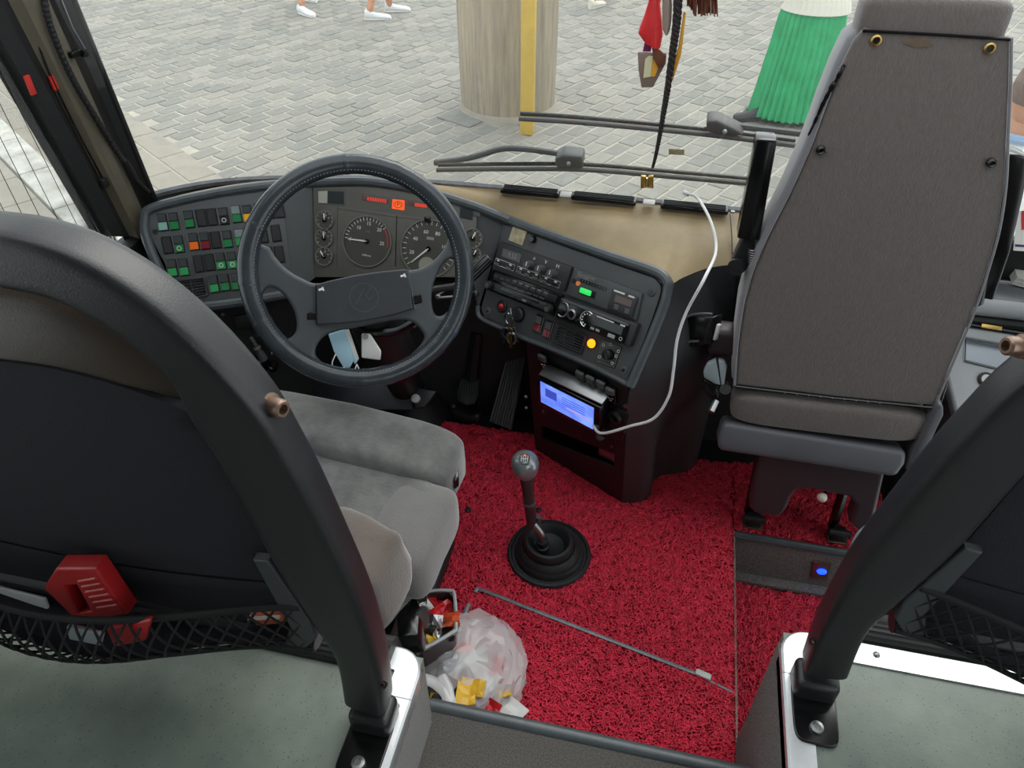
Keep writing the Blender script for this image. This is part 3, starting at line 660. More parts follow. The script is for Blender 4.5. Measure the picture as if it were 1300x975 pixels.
for cx_, cy_, nd, fc in ((125, 268, 100, 'dial_face'), (120, 392, 98, 'dial_face'), (120, 518, 130, 'dial_face')):
    gauge(cx_, cy_, .0205, 'small round gauge', nd, [('4', 30, .55), ('8', 80, .6)], list(range(-40, 220, 32)), face=fc, txt=.006)
gauge(1140, 395, .0215, 'small round gauge', 70, [('2', 60, .55), ('1', -40, .6)], list(range(-60, 120, 30)), txt=.006)
gauge(1150, 505, .0150, 'small round gauge', 70, [], list(range(-60, 120, 40)), txt=.006)
raised(CL, [Z6(1052, 182), Z6(1142, 196), Z6(1140, 268), Z6(1050, 250)], 0, .003, 'lcd_dark', 'display', IC)
raised(CL, [Z6(1148, 198), Z6(1192, 206), Z6(1190, 250), Z6(1146, 240)], 0, .003, 'panel_grey', 'button', IC)
mk('seam', tube([CL.pw(504, 274, .001), CL.pw(502, 338, .001)], .0012, 4), 'gloss_black', IC)
mk('seam', tube([CL.pw(429, 263, .001), CL.pw(428, 338, .001)], .0006, 4), 'dark_plastic', IC)
mk('seam', tube([CL.pw(429, 265, .001), CL.pw(504, 276, .001), CL.pw(580, 284, .001)], .0007, 4), 'dark_plastic', IC)

# ------------------------------------------------------------------ radio panel
RP = thing('radio_panel', 'grey dash panel with radios and controls right of the wheel', 'control panel', RD.pw(700, 455))
mk('panel', fprism(RD, [(638, 283), (700, 306), (780, 335), (832, 353), (842, 367), (838, 385), (818, 438), (796, 484), (758, 466), (703, 442), (667, 428), (614, 402), (610, 392), (630, 320)], -.014, .001, .004), 'panel_grey', RP)
mk('bead', tube(cat([RD.pw(*p, .002) for p in ((642, 284), (700, 305), (780, 333), (830, 351), (840, 364), (836, 385), (817, 436), (797, 482))], 5), .0016, 5), 'gloss_black', RP)
Z4 = lambda x, y: (590 + x/4.643, 240 + y/4.643)
rr = frot(RD, (630, 342), (717, 375))
for p in ((651, 284), (828, 371), (620, 395), (792, 470)):
    s = mk('screw', fdisc(RD, *RD.px(*p), .0095, .001, .004, 16, .002), 'panel_grey', RP); mk('recess', fdisc(RD, *RD.px(*p), .0045, .003, .0046, 8), 'gloss_black', s)
mat('sticker', 'c9bd9c', .6, c2='8f8468', vs=60)
raised(RD, [(653, 285), (671, 292), (664, 312), (646, 305)], .001, .0035, 'sticker', 'sticker', RP, lab='worn cream sticker')
mk('push_button', lathe([(.0085, 0), (.0085, .008), (.006, .012)], RD.pw(678, 304), RD.n, 18), 'gloss_black', RP)
def unit(name, lab, cat_, quad, h, m, b_=.002):
    t = thing(name, lab, cat_, RD.pw(*quad[3]))
    mk('housing', fprism(RD, quad, -.002, h, b_), m, t)
    a, b2, c, d = [V(RD.px(*p)).to_3d() for p in quad]
    return t, (lambda s, q: tuple((a.lerp(b2, s)).lerp(d.lerp(c, s), q)[:2])), (b2-a).length, (d-a).length
def ubox(t, at, s, q, w_, h_, h0, h1, m, nm, b_=.0007, lab=None):
    u, v = at(s, q); return mk(nm, fbox(RD, u, v, h0, h1, w_, h_, b_, 1, rr), m, t, label=lab)
# heater / clock unit
t, at, W_, H_ = unit('heater_control', 'black heater control unit with clock display and three knobs', 'control unit', [(639, 307), (729, 339), (719, 370), (629, 336)], .012, 'black_plastic')
c = ubox(t, at, .21, .38, W_*.27, H_*.36, .012, .0135, 'lcd_dark', 'display')
u, v = at(.21, .38); mk('digits', text(RD, '8:55', .016, u+.004, v, .014, rr), 'grey_print', c)
for s in (.50, .66, .82):
    k = mk('knob', lathe([(.0105, 0), (.0105, .010), (.009, .016), (.009, .020)], RD.w(*at(s, .48), .012), RD.n, 18), 'panel_grey', t)
    mk('pointer', fbox(RD, *at(s, .44), .031, .033, .002, .010, rot=rr), 'white_print', k)
    u, v = at(s+.015, .17); mk('symbol', text(RD, {'.50': 'o', '.66': 'V', '.82': 'M'}['.%d' % round(s*100)], .012, u, v, .0125, rr), 'white_print', t)
for (s0, s1) in ((.02, .30), (.34, .66), (.68, .93)):
    p = [RD.w(*at(s0, .70), .0125), RD.w(*at(s1, .70), .0125), RD.w(*at(s1, .95), .0125), RD.w(*at(s0, .95), .0125)]
    mk('printed_frame', tube(p, .0006, 4, True), 'white_print', t)
for s in (.06, .24, .39, .50, .61, .74, .87):
    k = ubox(t, at, s, .88, W_*.075, H_*.09, .012, .017, 'gloss_black', 'button'); mk('symbol', fbox(RD, *at(s, .76), .0122, .0128, .007, .0035, rot=rr), 'white_print', k)
# cassette radio
t, at, W_, H_ = unit('cassette_radio', 'black cassette radio with two button rows under the heater control', 'radio', [(630, 342), (718, 375), (708, 402), (621, 367)], .016, 'gloss_black')
mk('upper_face', fprism(RD, [(634, 346), (713, 376), (710, 385), (631, 355)], .016, .018, .001), 'dark_plastic', t)
mk('lower_face', fprism(RD, [(629, 357), (708, 388), (705, 397), (625, 366)], .016, .022, .002), 'black_plastic', t)
for k in range(9):
    b = ubox(t, at, .10 + k*.088, .24, W_*.07, H_*.12, .018, .021, 'black_plastic', 'button')
    if k > 2: mk('lettering', fbox(RD, *at(.10+k*.088, .14), .0181, .0186, W_*.05, .0025, rot=rr), 'grey_print', b)
for k in range(7): ubox(t, at, .24 + k*.09, .42, W_*.07, H_*.07, .018, .0205, 'panel_grey', 'button')
mk('cassette_slot', fbox(RD, *at(.5, .66), .0215, .0225, W_*.55, H_*.10, rot=rr), 'gloss_black', t)
mk('cassette_flap', fbox(RD, *at(.5, .60), .021, .0245, W_*.5, H_*.06, .001, 1, rr), 'lip_vinyl', t)
for s in (.07, .93):
    k = mk('knob', lathe([(.0115, 0), (.0115, .010), (.0085, .015)], RD.w(*at(s, .72), .021), RD.n, 18), 'dark_plastic', t); mk('cap', fdisc(RD, *at(s, .72), .006, .035, .0365, 12), 'panel_grey', k)
for s in (.36, .46, .58, .66): ubox(t, at, s, .80, W_*.05, H_*.08, .021, .024, 'steel' if s == .58 else 'dark_plastic', 'button')
# monitor / heater timer unit at the upper right
t, at, W_, H_ = unit('timer_unit', 'dark control unit with green lamp and small display at upper right', 'control unit', [(732, 340), (818, 372), (810, 407), (721, 374)], .010, 'panel_grey', .003)
u, v = at(.14, .12); mk('lettering', text(RD, 'Blautimer', .0125, u+.012, v, .0105, rr), 'grey_print', t)
u, v = at(.14, .21); mk('lettering', text(RD, 'SYSTEM', .009, u+.004, v-.001, .0105, rr), 'grey_print', t)
mk('led_strip', fbox(RD, *at(.32, .33), .010, .0112, W_*.42, .0075, .0005, 1, rr), 'gloss_black', t)
for k in range(10): mk('led', fdisc(RD, *at(.135+k*.041, .33), .0021, .011, .0122, 8), 'panel_grey', t)
mat('led_amber', 'd07844', .4, emit=.15); mat('lamp_green', '2fc45a', .35, emit=.5)
ubox(t, at, .065, .43, .013, .010, .010, .0125, 'gloss_black', 'button'); mk('led', fdisc(RD, *at(.125, .47), .0055, .010, .013, 12), 'led_amber', t, label='amber lamp')
mk('rocker_frame', fbox(RD, *at(.29, .66), .010, .0115, W_*.24, .016, .002, 1, rr), 'gloss_black', t)
mk('green_lamp', fbox(RD, *at(.265, .65), .011, .0165, W_*.17, .0125, .004, 2, rr), 'lamp_green', t, label='glowing green lamp')
sub = mk('sub_display', fbox(RD, *at(.79, .56), .010, .0165, W_*.36, H_*.72, .003, 2, rr), 'black_plastic', t)
mat('lcd_brown', '5a4a46', .3)
mk('display', fbox(RD, *at(.80, .49), .016, .0172, W_*.24, H_*.24, .0005, 1, rr), 'lcd_brown', sub)
for s in (.73, .88): mk('button', fbox(RD, *at(s, .78), .016, .0185, .013, .012, .001, 1, rr), 'panel_grey', sub)
mk('lettering', fbox(RD, *at(.72, .24), .0163, .0168, .028, .0035, rot=rr), 'white_print', sub); mk('lettering', fbox(RD, *at(.89, .24), .0163, .0168, .015, .0035, rot=rr), 'white_print', sub)
# car radio with round dial
t, at, W_, H_ = unit('car_radio', 'glossy black car radio with round volume dial below the timer unit', 'radio', [(718, 377), (815, 411), (804, 440), (708, 405)], .020, 'black_plastic', .004)
mk('face', fbox(RD, *at(.48, .5), .018, .027, W_*.90, H_*.80, .003, 2, rr), 'gloss_black', t)
mk('top_edge', fbox(RD, *at(.48, .12), .022, .029, W_*.88, .005, .001, 1, rr), 'lip_vinyl', t)
k = mk('volume_knob', lathe([(.0125, 0), (.0125, .007), (.0085, .009), (.0075, .006)], RD.w(*at(.24, .50), .027), RD.n, 20), 'steel', t)
mk('knob_centre', fdisc(RD, *at(.24, .50), .0075, .030, .034, 16), 'gloss_black', k)
mk('chrome_arc', tube([RD.w(at(.10, .45)[0] + .014*math.cos(a), at(.10, .45)[1] + .017*math.sin(a), .0275) for a in [math.radians(q) for q in range(-120, 121, 20)]], .002, 6), 'steel', t)
mk('dial_arc', tube([RD.w(at(.43, .50)[0] + .017*math.cos(a), at(.43, .50)[1] + .018*math.sin(a), .0275) for a in [math.radians(q) for q in range(60, 291, 21)]], .0016, 6), 'chrome', t)
for k in range(7):
    a = math.radians(75 + k*32); mk('dial_mark', fbox(RD, at(.43, .5)[0] + .0125*math.cos(a), at(.43, .5)[1] + .0125*math.sin(a), .027, .0277, .003, .003, rot=a), 'white_print', t)
mk('display', fbox(RD, *at(.70, .44), .0268, .0276, W_*.36, H_*.36, .0005, 1, rr), 'lcd_dark', t)
mk('lettering', fbox(RD, *at(.64, .24), .0272, .0278, W_*.22, .0022, rot=rr), 'white_print', t); mk('lettering', fbox(RD, *at(.86, .24), .0272, .0278, W_*.06, .0028, rot=rr), 'white_print', t)
for s, w_ in ((.53, .05), (.60, .05)): ubox(t, at, s, .78, W_*w_, H_*.10, .027, .029, 'steel', 'button')
ubox(t, at, .78, .80, W_*.09, H_*.15, .027, .030, 'steel', 'button'); mk('eject_mark', fring(RD, *at(.89, .78), .004, .0008, .027, .0277, 12), 'white_print', t)
# warning lamps, ignition and keys, rockers, vent, rotary switch
t = thing('warning_light', 'round red push light beside the ignition lock', 'light', RD.pw(638, 389))
mk('bezel', lathe([(.0155, 0), (.0155, .004), (.012, .007), (.009, .006)], RD.pw(638, 389), RD.n, 20), 'dark_plastic', t)
mat('red_lens', 'b01820', .2, coat=.5); mk('lens', ball(RD.pw(638, 389, .006), .0088, .0088, .006, 14, 8, (RD.u, RD.v, RD.n)), 'red_lens', t)
t = thing('indicator_lamp', 'round orange glowing lamp beside the console vent', 'light', RD.pw(752, 436))
mat('amber_glow', 'ff7a10', .3, emit=1.6); mk('bezel', fring(RD, *RD.px(752, 436), .0125, .002, 0, .004, 18), 'dark_plastic', t)
mk('lens', ball(RD.pw(752, 436, .003), .0108, .0108, .009, 16, 8, (RD.u, RD.v, RD.n)), 'amber_glow', t)
for k, (x, y) in enumerate(((685, 411), (697, 418))):
    t = thing('rocker_switch', 'red rocker switch below the cassette radio, ' + ('left' if k == 0 else 'right') + ' one of the pair', 'switch', RD.pw(x, y), 'red rockers below the cassette radio')
    u, v = RD.px(x, y)
    mk('bezel', fbox(RD, u, v, 0, .006, .023, .042, .001, 1, rr), 'gloss_black', t)
    mk('rocker', fbox(RD, u-.004*math.sin(rr), v+.009, .005, .011, .017, .017, .001, 1, rr), 'panel_grey', t)
    mk('lens', fbox(RD, u+.004*math.sin(rr), v-.009, .005, .009, .017, .017, .001, 1, rr), 'lens_r', t)
vent('air_vent', 'square black air vent grille in the console beside the orange lamp', RD, [(709, 411), (747, 426), (740, 449), (703, 434)], 6, 2)
t = thing('rotary_switch', 'black rotary light switch with white symbols at console bottom', 'switch', RD.pw(770, 462))
q4 = [(765, 431), (791, 441), (781, 468), (756, 459)]
mk('decal_plate', fprism(RD, q4, .001, .003, .0005, 1), 'gloss_black', t)
mk('decal_border', tube([RD.pw(*p, .0034) for p in ((766.5, 432.5), (789, 441.5), (780, 466), (758, 458))], .0006, 4, True), 'grey_print', t)
mk('knob', lathe([(.012, 0), (.011, .010), (.008, .012)], RD.pw(773, 450, .003), RD.n, 16), 'dark_plastic', t); mk('grip', fbox(RD, *RD.px(773, 450), .008, .018, .005, .024, .001, 1, .6), 'dark_plastic', t)
for x, y in ((767, 438), (776, 437), (786, 446), (783, 452), (762, 453), (778, 461)): mk('symbol', fring(RD, *RD.px(x, y), .0035, .001, .003, .0036, 10), 'white_print', t)
# ignition lock with bunch of keys
t = thing('ignition_lock', 'black ignition lock holding the keys', 'lock', RD.pw(659, 399))
mk('barrel', lathe([(.019, 0), (.018, .010), (.014, .014), (.008, .014)], RD.pw(659, 399), RD.n, 20), 'dark_plastic', t)
mk('key_bow', fbox(RD, *RD.px(658, 397), .012, .032, .004, .022, .0015, 1, .5), 'steel', t)
kr = thing('key_bunch', 'bunch of keys on a steel ring hanging from the ignition', 'keys', RD.pw(655, 440, .03))
kc = RD.pw(657, 405, .034); kx, kz, ky = RD.u, V((0, 0, 1)), RD.n
mk('ring', tube([kc + kx*(.0135*math.cos(a)) + kz*(.0165*math.sin(a)) for a in [2*math.pi*k/20 for k in range(20)]], .0018, 6, True), 'chrome', kr)
def key(o, d, ln_, m, bow, nm='key'):
    o = V(o); d = V(d).normalized(); s = d.cross(RD.n).normalized(); n = s.cross(d)
    fr_ = Frame(o, n, s); fr_.v = -d if (n.cross(fr_.u)).dot(d) < 0 else d
    prt = join(bev(box(o + d*.010, (.020, .024, .007) if bow else (.014, .016, .003), (s, d, n)), .003), box(o + d*(.022 + ln_/2), (.0075, ln_, .0022), (s, d, n)), *[box(o + d*(.03 + ln_*.2*k) + s*.004, (.003, .003, .0022), (s, d, n)) for k in range(3)])
    mk(nm, prt, m, kr)
b0 = kc - kz*.0165
key(b0, (-.25, -.1, -1), .034, 'dark_plastic', True); key(b0 + V((.004, -.008, 0)), (.05, -.1, -1), .036, 'brass', False); key(b0 + V((.008, -.004, 0)), (.30, 0, -1), .026, 'steel', False)
mk('fob', tube([b0 + V((.008, -.01, -.032)) + V((.011*math.cos(a), 0, .016*math.sin(a))) for a in [2*math.pi*k/16 for k in range(16)]], .0032, 6, True), 'steel', kr)
mk('fob', tube([b0 + V((-.006, -.008, -.022)) + V((.010*math.cos(a), .003, .015*math.sin(a))) for a in [2*math.pi*k/16 for k in range(16)]], .0036, 6, True), 'wheel_leather', kr)

# ------------------------------------------------------------------ lower console: switches, screen, sockets
rc = frot(CN, (680, 572), (790, 640))
for k, (x, y, lab) in enumerate(((693, 452, 'small black switch alone at the left of the lower console'), (741, 473, 'small black switch with green mark, leftmost of the console row'), (754, 479, 'small black switch with white symbol, second in the console row'), (767, 485, 'small black switch with white symbol, third in the console row'), (779, 494, 'small black switch at right end of the console row'))):
    t = thing('console_switch', lab, 'switch', CN.pw(x, y), 'small switches on the lower console'); u, v = CN.px(x, y)
    mk('body', fbox(CN, u, v-.012, 0, .012, .025, .05, .002, 1, rc), 'gloss_black', t); mk('rocker', fbox(CN, u, v+.006, .010, .019, .023, .018, .002, 1, rc), 'panel_grey', t)
    mk('symbol', join(*[fbox(CN, u+a, v-.022+c_, .012, .0128, .006, .0025, rot=rc+.5*a*100) for a, c_ in ((-.005, 0), (.004, .003), (.0, -.006))]), 'lens_g' if k == 1 else 'white_print', t)
mk('trim_screw', fdisc(CN, *CN.px(690, 522), .004, 0, .003, 10), 'steel', DB); mk('trim_screw', fdisc(CN, *CN.px(777, 566), .004, 0, .003, 10), 'steel', DB)
for p in ((795, 515), (792, 546)): mk('trim_screw', fdisc(CN, *CN.px(*p), .006, 0, .004, 10), 'old_bolt', DB)
mn = thing('display_monitor', 'small black monitor with glowing blue screen in the console', 'monitor', CN.pw(720, 545))
hh = .045
q0 = [(683, 472), (768, 510), (765, 553), (684, 514)]
def cnq(pix, h): return [CN.w(*CN.px(x, y, h), h) for x, y in pix]
mk('housing', bev(prism(cnq([(682, 479), (762, 518), (760, 552), (682, 514)], hh), CN.n*-.045), .003), 'gloss_black', mn)
a_ = cnq([(684, 477), (764, 515)], hh-.004); up_ = CN.v*.012
mk('silver_top', bev(prism([a_[0]+CN.v*.002, a_[1]+CN.v*.002, a_[1]+CN.v*.010-CN.n*.034, a_[0]+CN.v*.010-CN.n*.034], CN.v*.004), .001), 'steel', mn)
m = mat('screen_glow', '4a66d8', .2, emit=.62, c2='7a9cf5', vs=14)
b = m.node_tree.nodes['Principled BSDF']; m.node_tree.links.new(b.inputs['Base Color'].links[0].from_socket, b.inputs['Emission Color'])
scq = cnq([(686, 484), (754, 518), (753, 545), (687, 510)], hh+.001); scr_ = mk('screen', prism(scq, CN.n*.0006), 'screen_glow', mn, label='glowing blue screen')
mat('screen_dark', '3a52bf', .3, emit=.4); mat('screen_pink', 'a990c8', .3, emit=.5)
s4 = lambda s, q, h=.0012: V(scq[0]).lerp(V(scq[1]), s).lerp(V(scq[3]).lerp(V(scq[2]), s), q) + CN.n*h
mk('icon', prism([s4(.10, .18), s4(.32, .18), s4(.32, .56), s4(.10, .56)], CN.n*.0004), 'screen_dark', scr_)
mk('text_bar', prism([s4(.5, .6), s4(.93, .66), s4(.93, .72), s4(.5, .66)], CN.n*.0004), 'screen_pink', scr_)
for k in range(4): mk('text_line', prism([s4(.42, .2+.1*k), s4(.85, .2+.1*k), s4(.85, .23+.1*k), s4(.42, .23+.1*k)], CN.n*.0004), 'screen_dark', scr_)
for y_ in (492, 506): mk('side_button', ball(CN.pw(680, y_, hh-.006), .005, .004, .005, 10, 6), 'steel', mn)
t = thing('power_socket', 'black twin power socket holding the white charger plug', 'socket', CN.pw(775, 555))
mk('plate', fprism(CN, [(764, 508), (800, 524), (791, 560), (763, 548)], 0, .004, .001), 'dark_plastic', t)
for p in ((784, 526), (768, 543)): mk('socket_ring', lathe([(.017, 0), (.017, .012), (.013, .014), (.011, .002)], CN.pw(*p, .003), CN.n, 18), 'dark_plastic', t)
mk('socket_cap', lathe([(.012, 0), (.012, .003), (.006, .012)], CN.pw(766, 549, .012), CN.n+V((0, 0, -.7)), 12), 'panel_grey', t)
# white charging cable
wc = thing('charging_cable', 'white charging cable looping from windscreen base to the console socket', 'cable', CN.pw(770, 524, .02))
mat('white_cable', 'e9e9ea', .35)
pts = [oz(872, 246, .765), oz(886, 252, .77), oz(903, 283, .775), oz(909, 318, .755)] 
fr2 = Frame(RD.pw(850, 430, .03), nrm(10, -20))
pts += [fr2.pw(895, 352), fr2.pw(872, 395), fr2.pw(860, 430), fr2.pw(855, 470), fr2.pw(849, 503), fr2.pw(830, 531), fr2.pw(800, 541), CN.pw(780, 533, .05), CN.pw(767, 524, .045)]
mk('cord', tube(cat(pts, 8), .0033, 8), 'white_cable', wc)
mk('plug', lathe([(.010, 0), (.011, .014), (.008, .028), (.004, .032)], CN.pw(769, 524, .008), CN.n, 14), 'white_cable', wc)
mat('plug_blue', '5a7bff', .3, emit=.8); mk('plug_light', lathe([(.0112, .010), (.0116, .014), (.0112, .018)], CN.pw(769, 524, .008), CN.n, 14), 'plug_blue', wc, label='blue lit band')
mk('upper_plug', tube([oz(868, 244, .765), oz(874, 247, .765)], .0055, 8), 'white_cable', wc)
# ashtray drawer in the console side
at_ = thing('ashtray', 'open dark ashtray drawer in the console side by the white cable', 'ashtray', oz(885, 440, .50))
AF = Frame(CAM + (V((.13, 1.42, .55))-CAM)*.95, nrm(10, -35))
mk('drawer', bev(fprism(AF, [(873, 400), (908, 402), (903, 436), (866, 442)], -.03, .006, .003), .001), 'gloss_black', at_)
mk('handle', tube(cat([AF.pw(870, 406, .010), AF.pw(882, 398, .014), AF.pw(897, 396, .014), AF.pw(908, 397, .010)], 5), .004, 6, flat=.6), 'lip_vinyl', at_)
mk('lower_rim', tube([AF.pw(868, 436, .008), AF.pw(880, 432, .010), AF.pw(890, 432, .008)], .003, 6), 'panel_grey', at_)
mk('side_tab', bev(fprism(AF, [(913, 410), (917, 412), (911, 431), (908, 430)], 0, .01, .001), .0005), 'clip_white', at_, label='pale side tab')
# ================================================================== STEERING WHEEL
Cw = CAM + ray(456, 347).normalized()*1.55
WH = Frame(Cw, CAM-Cw)
SWH = thing('steering_wheel', 'large dark leather steering wheel with four spokes and worn rim', 'steering wheel', Cw - WH.n*.10)
RIM = .2125
def wq(pix): return [V(WH.px(*p)).to_3d() for p in pix]
rim = [WH.w(RIM*math.cos(2*math.pi*k/96), RIM*math.sin(2*math.pi*k/96), .012) for k in range(96)]
mk('rim', tube(rim, .0198, 16, True), 'wheel_leather', SWH)
a0 = math.atan2(*reversed(wq([(341, 312)])[0][:2])); a1 = math.atan2(*reversed(wq([(574, 283)])[0][:2])) + 2*math.pi
arc = [(RIM*math.cos(a0+(a1-a0)*k/40), RIM*math.sin(a0+(a1-a0)*k/40)) for k in range(41)]
top = [tuple(p[:2]) for p in cat(wq([(574, 283), (568, 308), (556, 326), (540, 338), (522, 343), (470, 348), (430, 354), (402, 360), (384, 354), (364, 342), (349, 326), (341, 312)]), 4)][1:-1]
def smooth_hole(pix): return [tuple(p[:2]) for p in cat(wq(pix), 4, True)]
hl = smooth_hole([(337, 367), (349, 366), (362, 376), (373, 394), (377, 412), (374, 424), (362, 431), (349, 420), (338, 400), (333, 380)])
hr = smooth_hole([(573, 328), (583, 332), (586, 347), (582, 370), (573, 390), (562, 401), (552, 399), (548, 385), (549, 365), (556, 345), (564, 333)])
hb = smooth_hole([(400, 446), (408, 430), (424, 421), (450, 416), (480, 410), (505, 406), (522, 408), (535, 420), (538, 432), (520, 452), (490, 466), (455, 472), (425, 467), (406, 458)])
hub = mk('spoke_plate', plate(WH, arc+top, [hl, hr, hb], -.016, .012, .007, 3), 'wheel_plastic', SWH)
pad = [tuple(p[:2]) for p in wq([(402.5, 361), (420, 356), (450, 349.5), (480, 345), (505, 342.5), (516, 342), (519, 355), (523, 390), (524, 391), (500, 399), (460, 407), (430, 410), (403, 411.5)])]
pd = mk('horn_pad', plate(WH, pad, (), .008, .028, .003, 2), 'pad_plastic', SWH)
u, v = WH.px(462, 377)
mk('emblem_ring', fring(WH, u, v, .0285, .0010, .027, .0287, 36), 'panel_grey', pd)
mk('emblem_mark', join(*[tube([WH.w(u+a, v+b_, .0282), WH.w(u+c_, v+d_, .0282)], .0006, 4) for a, b_, c_, d_ in ((.004, .004, .017, .018), (.004, .004, .010, -.006), (.010, -.006, .018, .002), (-.018, -.012, -.004, .008), (-.004, .008, .002, .016))]), 'panel_grey', pd)
for (x, y, r_) in ((408, 367, .2), (510, 350, .2)): mk('horn_mark', join(fbox(WH, *WH.px(x, y), .028, .0286, .008, .004, rot=r_), fbox(WH, *WH.px(x+3, y-.5), .028, .0286, .003, .008, rot=r_)), 'white_print', pd)
for q in ([(518, 377), (534, 373), (536, 384), (520, 388)], [(390, 397), (404, 395), (404, 405), (390, 406)]):
    k = mk('clip', fprism(WH, q, .004, .014, .002, 1), 'gloss_black', SWH)
mk('pad_edge', tube([WH.pw(402, 361, .013), WH.pw(402.5, 412, .013)], .0015, 5), 'gloss_black', SWH)
mk('pad_edge', tube([WH.pw(517, 342, .013), WH.pw(522, 370, .013), WH.pw(526, 392, .013)], .0015, 5), 'steel', SWH)
# stitches and overlapped leather joints
st = []
for k in range(190):
    a = 2*math.pi*k/190; d = V((0, 0, 0)); rr_ = RIM - .0135
    if 215 < math.degrees(a) % 360 < 260 : continue
    p0 = WH.w(rr_*math.cos(a), rr_*math.sin(a), .0275); p1 = WH.w(rr_*math.cos(a+.014), rr_*math.sin(a+.014), .0275); st.append(tube([p0, p1], .0006, 4))
mk('stitching', join(*st), 'grey_print', SWH, kind='stuff')
for adeg, wd in ((62, .03), (88, .02), (-52, .05), (-40, .03), (-84, .05), (-97, .035), (178, .02), (200, .02), (215, .04), (148, .02)):
    a = math.radians(adeg); pts = [WH.w(RIM*math.cos(a+wd*t*1.4), RIM*math.sin(a+wd*t*1.4), .012) for t in (-1, -.4, .4, 1)]
    mk('leather_wrap', tube(pts, [.0201, .0206, .0206, .0201], 16), 'wheel_leather', SWH)
# steering column, stalks
SC = thing('steering_column', 'black steering column shroud rising under the steering wheel', 'steering column', (-.62, 1.58, 0))
base = V((-.66, 1.60, .06)); hubp = Cw - WH.n*.03 - WH.v*.035
d_ = (base-hubp)
mk('shroud', tube([hubp, hubp + d_*.12, hubp + d_*.2, hubp + d_*.55, hubp + d_*.62, base], [.035, .045, .058, .068, .05, .045], 16), 'dark_plastic', SC)
mk('floor_boot', lathe([(.11, 0), (.10, .03), (.07, .06), (.05, .10)], (-.66, 1.60, 0), (0, 0, 1), 18), 'black_rubber', SC)
FD = Cw - WH.n*.10
F2 = Frame(FD, WH.n)
mk('switch_stalk', tube([F2.pw(520, 372), F2.pw(590, 362), F2.pw(606, 346)], [.008, .008, .010], 10), 'dark_plastic', SC)
mk('stalk_grip', cyl(F2.pw(596, 352), F2.pw(621, 328), .0145, 16, None, .002), 'gloss_black', SC)
mk('lever_rod', tube([F2.pw(556, 374), F2.pw(575, 362), F2.pw(588, 352)], .0028, 6), 'steel', SC)
mk('lever_rod', tube([F2.pw(556, 378), F2.pw(580, 376), F2.pw(602, 374)], .0028, 6), 'steel', SC)
mk('lever_knob', ball(F2.pw(603, 373), .009), 'gloss_black', SC); mk('lever_pivot', ball(F2.pw(556, 376), .007), 'steel', SC)
mk('column_bezel', tube(cat([F2.pw(452, 416), F2.pw(470, 422), F2.pw(500, 421), F2.pw(520, 412), F2.pw(530, 405)], 5), [.010]*21, 8), 'gloss_black', SC)
mk('clip_bracket', cyl(F2.pw(524, 414), F2.pw(530, 410), .006, 10), 'steel', SC)
# blue face mask hanging under the wheel
F3 = Frame(Cw - WH.n*.06, WH.n)
FM = thing('face_mask', 'folded light blue face mask hanging behind the steering wheel', 'mask', F3.pw(440, 470))
mat('mask_blue', 'b4dcec', .8, bump=.2, bs=300); mat('mask_white', 'e8e8e4', .8)
mk('front_layer', bev(fprism(F3, [(417, 424), (436, 418), (449, 458), (444, 467), (436, 466), (424, 446)], 0, .006, .002), .001), 'mask_blue', FM)
for k in range(3): mk('pleat', bev(fprism(F3, [(434+k*3, 419), (437+k*3, 418.5), (453+k*1.4, 460-k*2), (450+k*1.4, 462-k*2)], -.004-k*.003, .003-k*.003, .0005), .0003), 'mask_white' if k else 'mask_blue', FM)
mk('ear_loop', tube(cat([F3.pw(427, 448, .004), F3.pw(422, 460, .008), F3.pw(425, 467, .008), F3.pw(438, 466, .006)], 6), .0014, 5), 'mask_white', FM)
mk('ear_loop', tube(cat([F3.pw(453, 462, .004), F3.pw(450, 473, .03), F3.pw(456, 478, .05)], 6), .0012, 5), 'mask_white', FM)
mk('ear_loop', tube(cat([F3.pw(453, 462, .004), F3.pw(457, 472, .03), F3.pw(450, 478, .07)], 6), .0012, 5), 'mask_white', FM)
t = thing('white_holder', 'small white plastic holder under the steering column', 'holder', F3.pw(478, 456))
mk('body', bev(fprism(F3, [(459, 424), (470, 424), (484, 446), (483, 457), (459, 454)], -.02, .006, .003), .001), 'mask_white', t)
mk('pivot', cyl(F3.pw(464, 427, .004), F3.pw(464, 427, .010), .006, 10), 'steel', t)
# hand brake lever and small controls at the knee panel
t = thing('handbrake_lever', 'small black parking brake lever with metal tip by the wheel', 'lever', KP.pw(320, 462))
mk('base', bev(fprism(KP, [(318, 454), (338, 448), (344, 464), (326, 470)], 0, .02, .004), .001), 'gloss_black', t)
mk('shaft', lathe([(.012, 0), (.010, .02), (.006, .035), (.010, .038), (.010, .043), (.005, .046), (.005, .075), (.0035, .078)], KP.pw(335, 452, .012), (-.12, -.18, 1), 12), 'panel_grey', t)
mk('tip', cyl(KP.pw(328, 420, .02), KP.pw(327, 410, .022), .006, 10), 'steel', t)
mk('valve_knob', lathe([(.012, 0), (.014, .012), (.011, .024), (.004, .026)], KP.pw(347, 462, .0), KP.n, 14), 'gloss_black', t)
mk('lettering', text(KP, 'P04', .013, *KP.px(349, 448), .0012, 0), 'white_print', t)
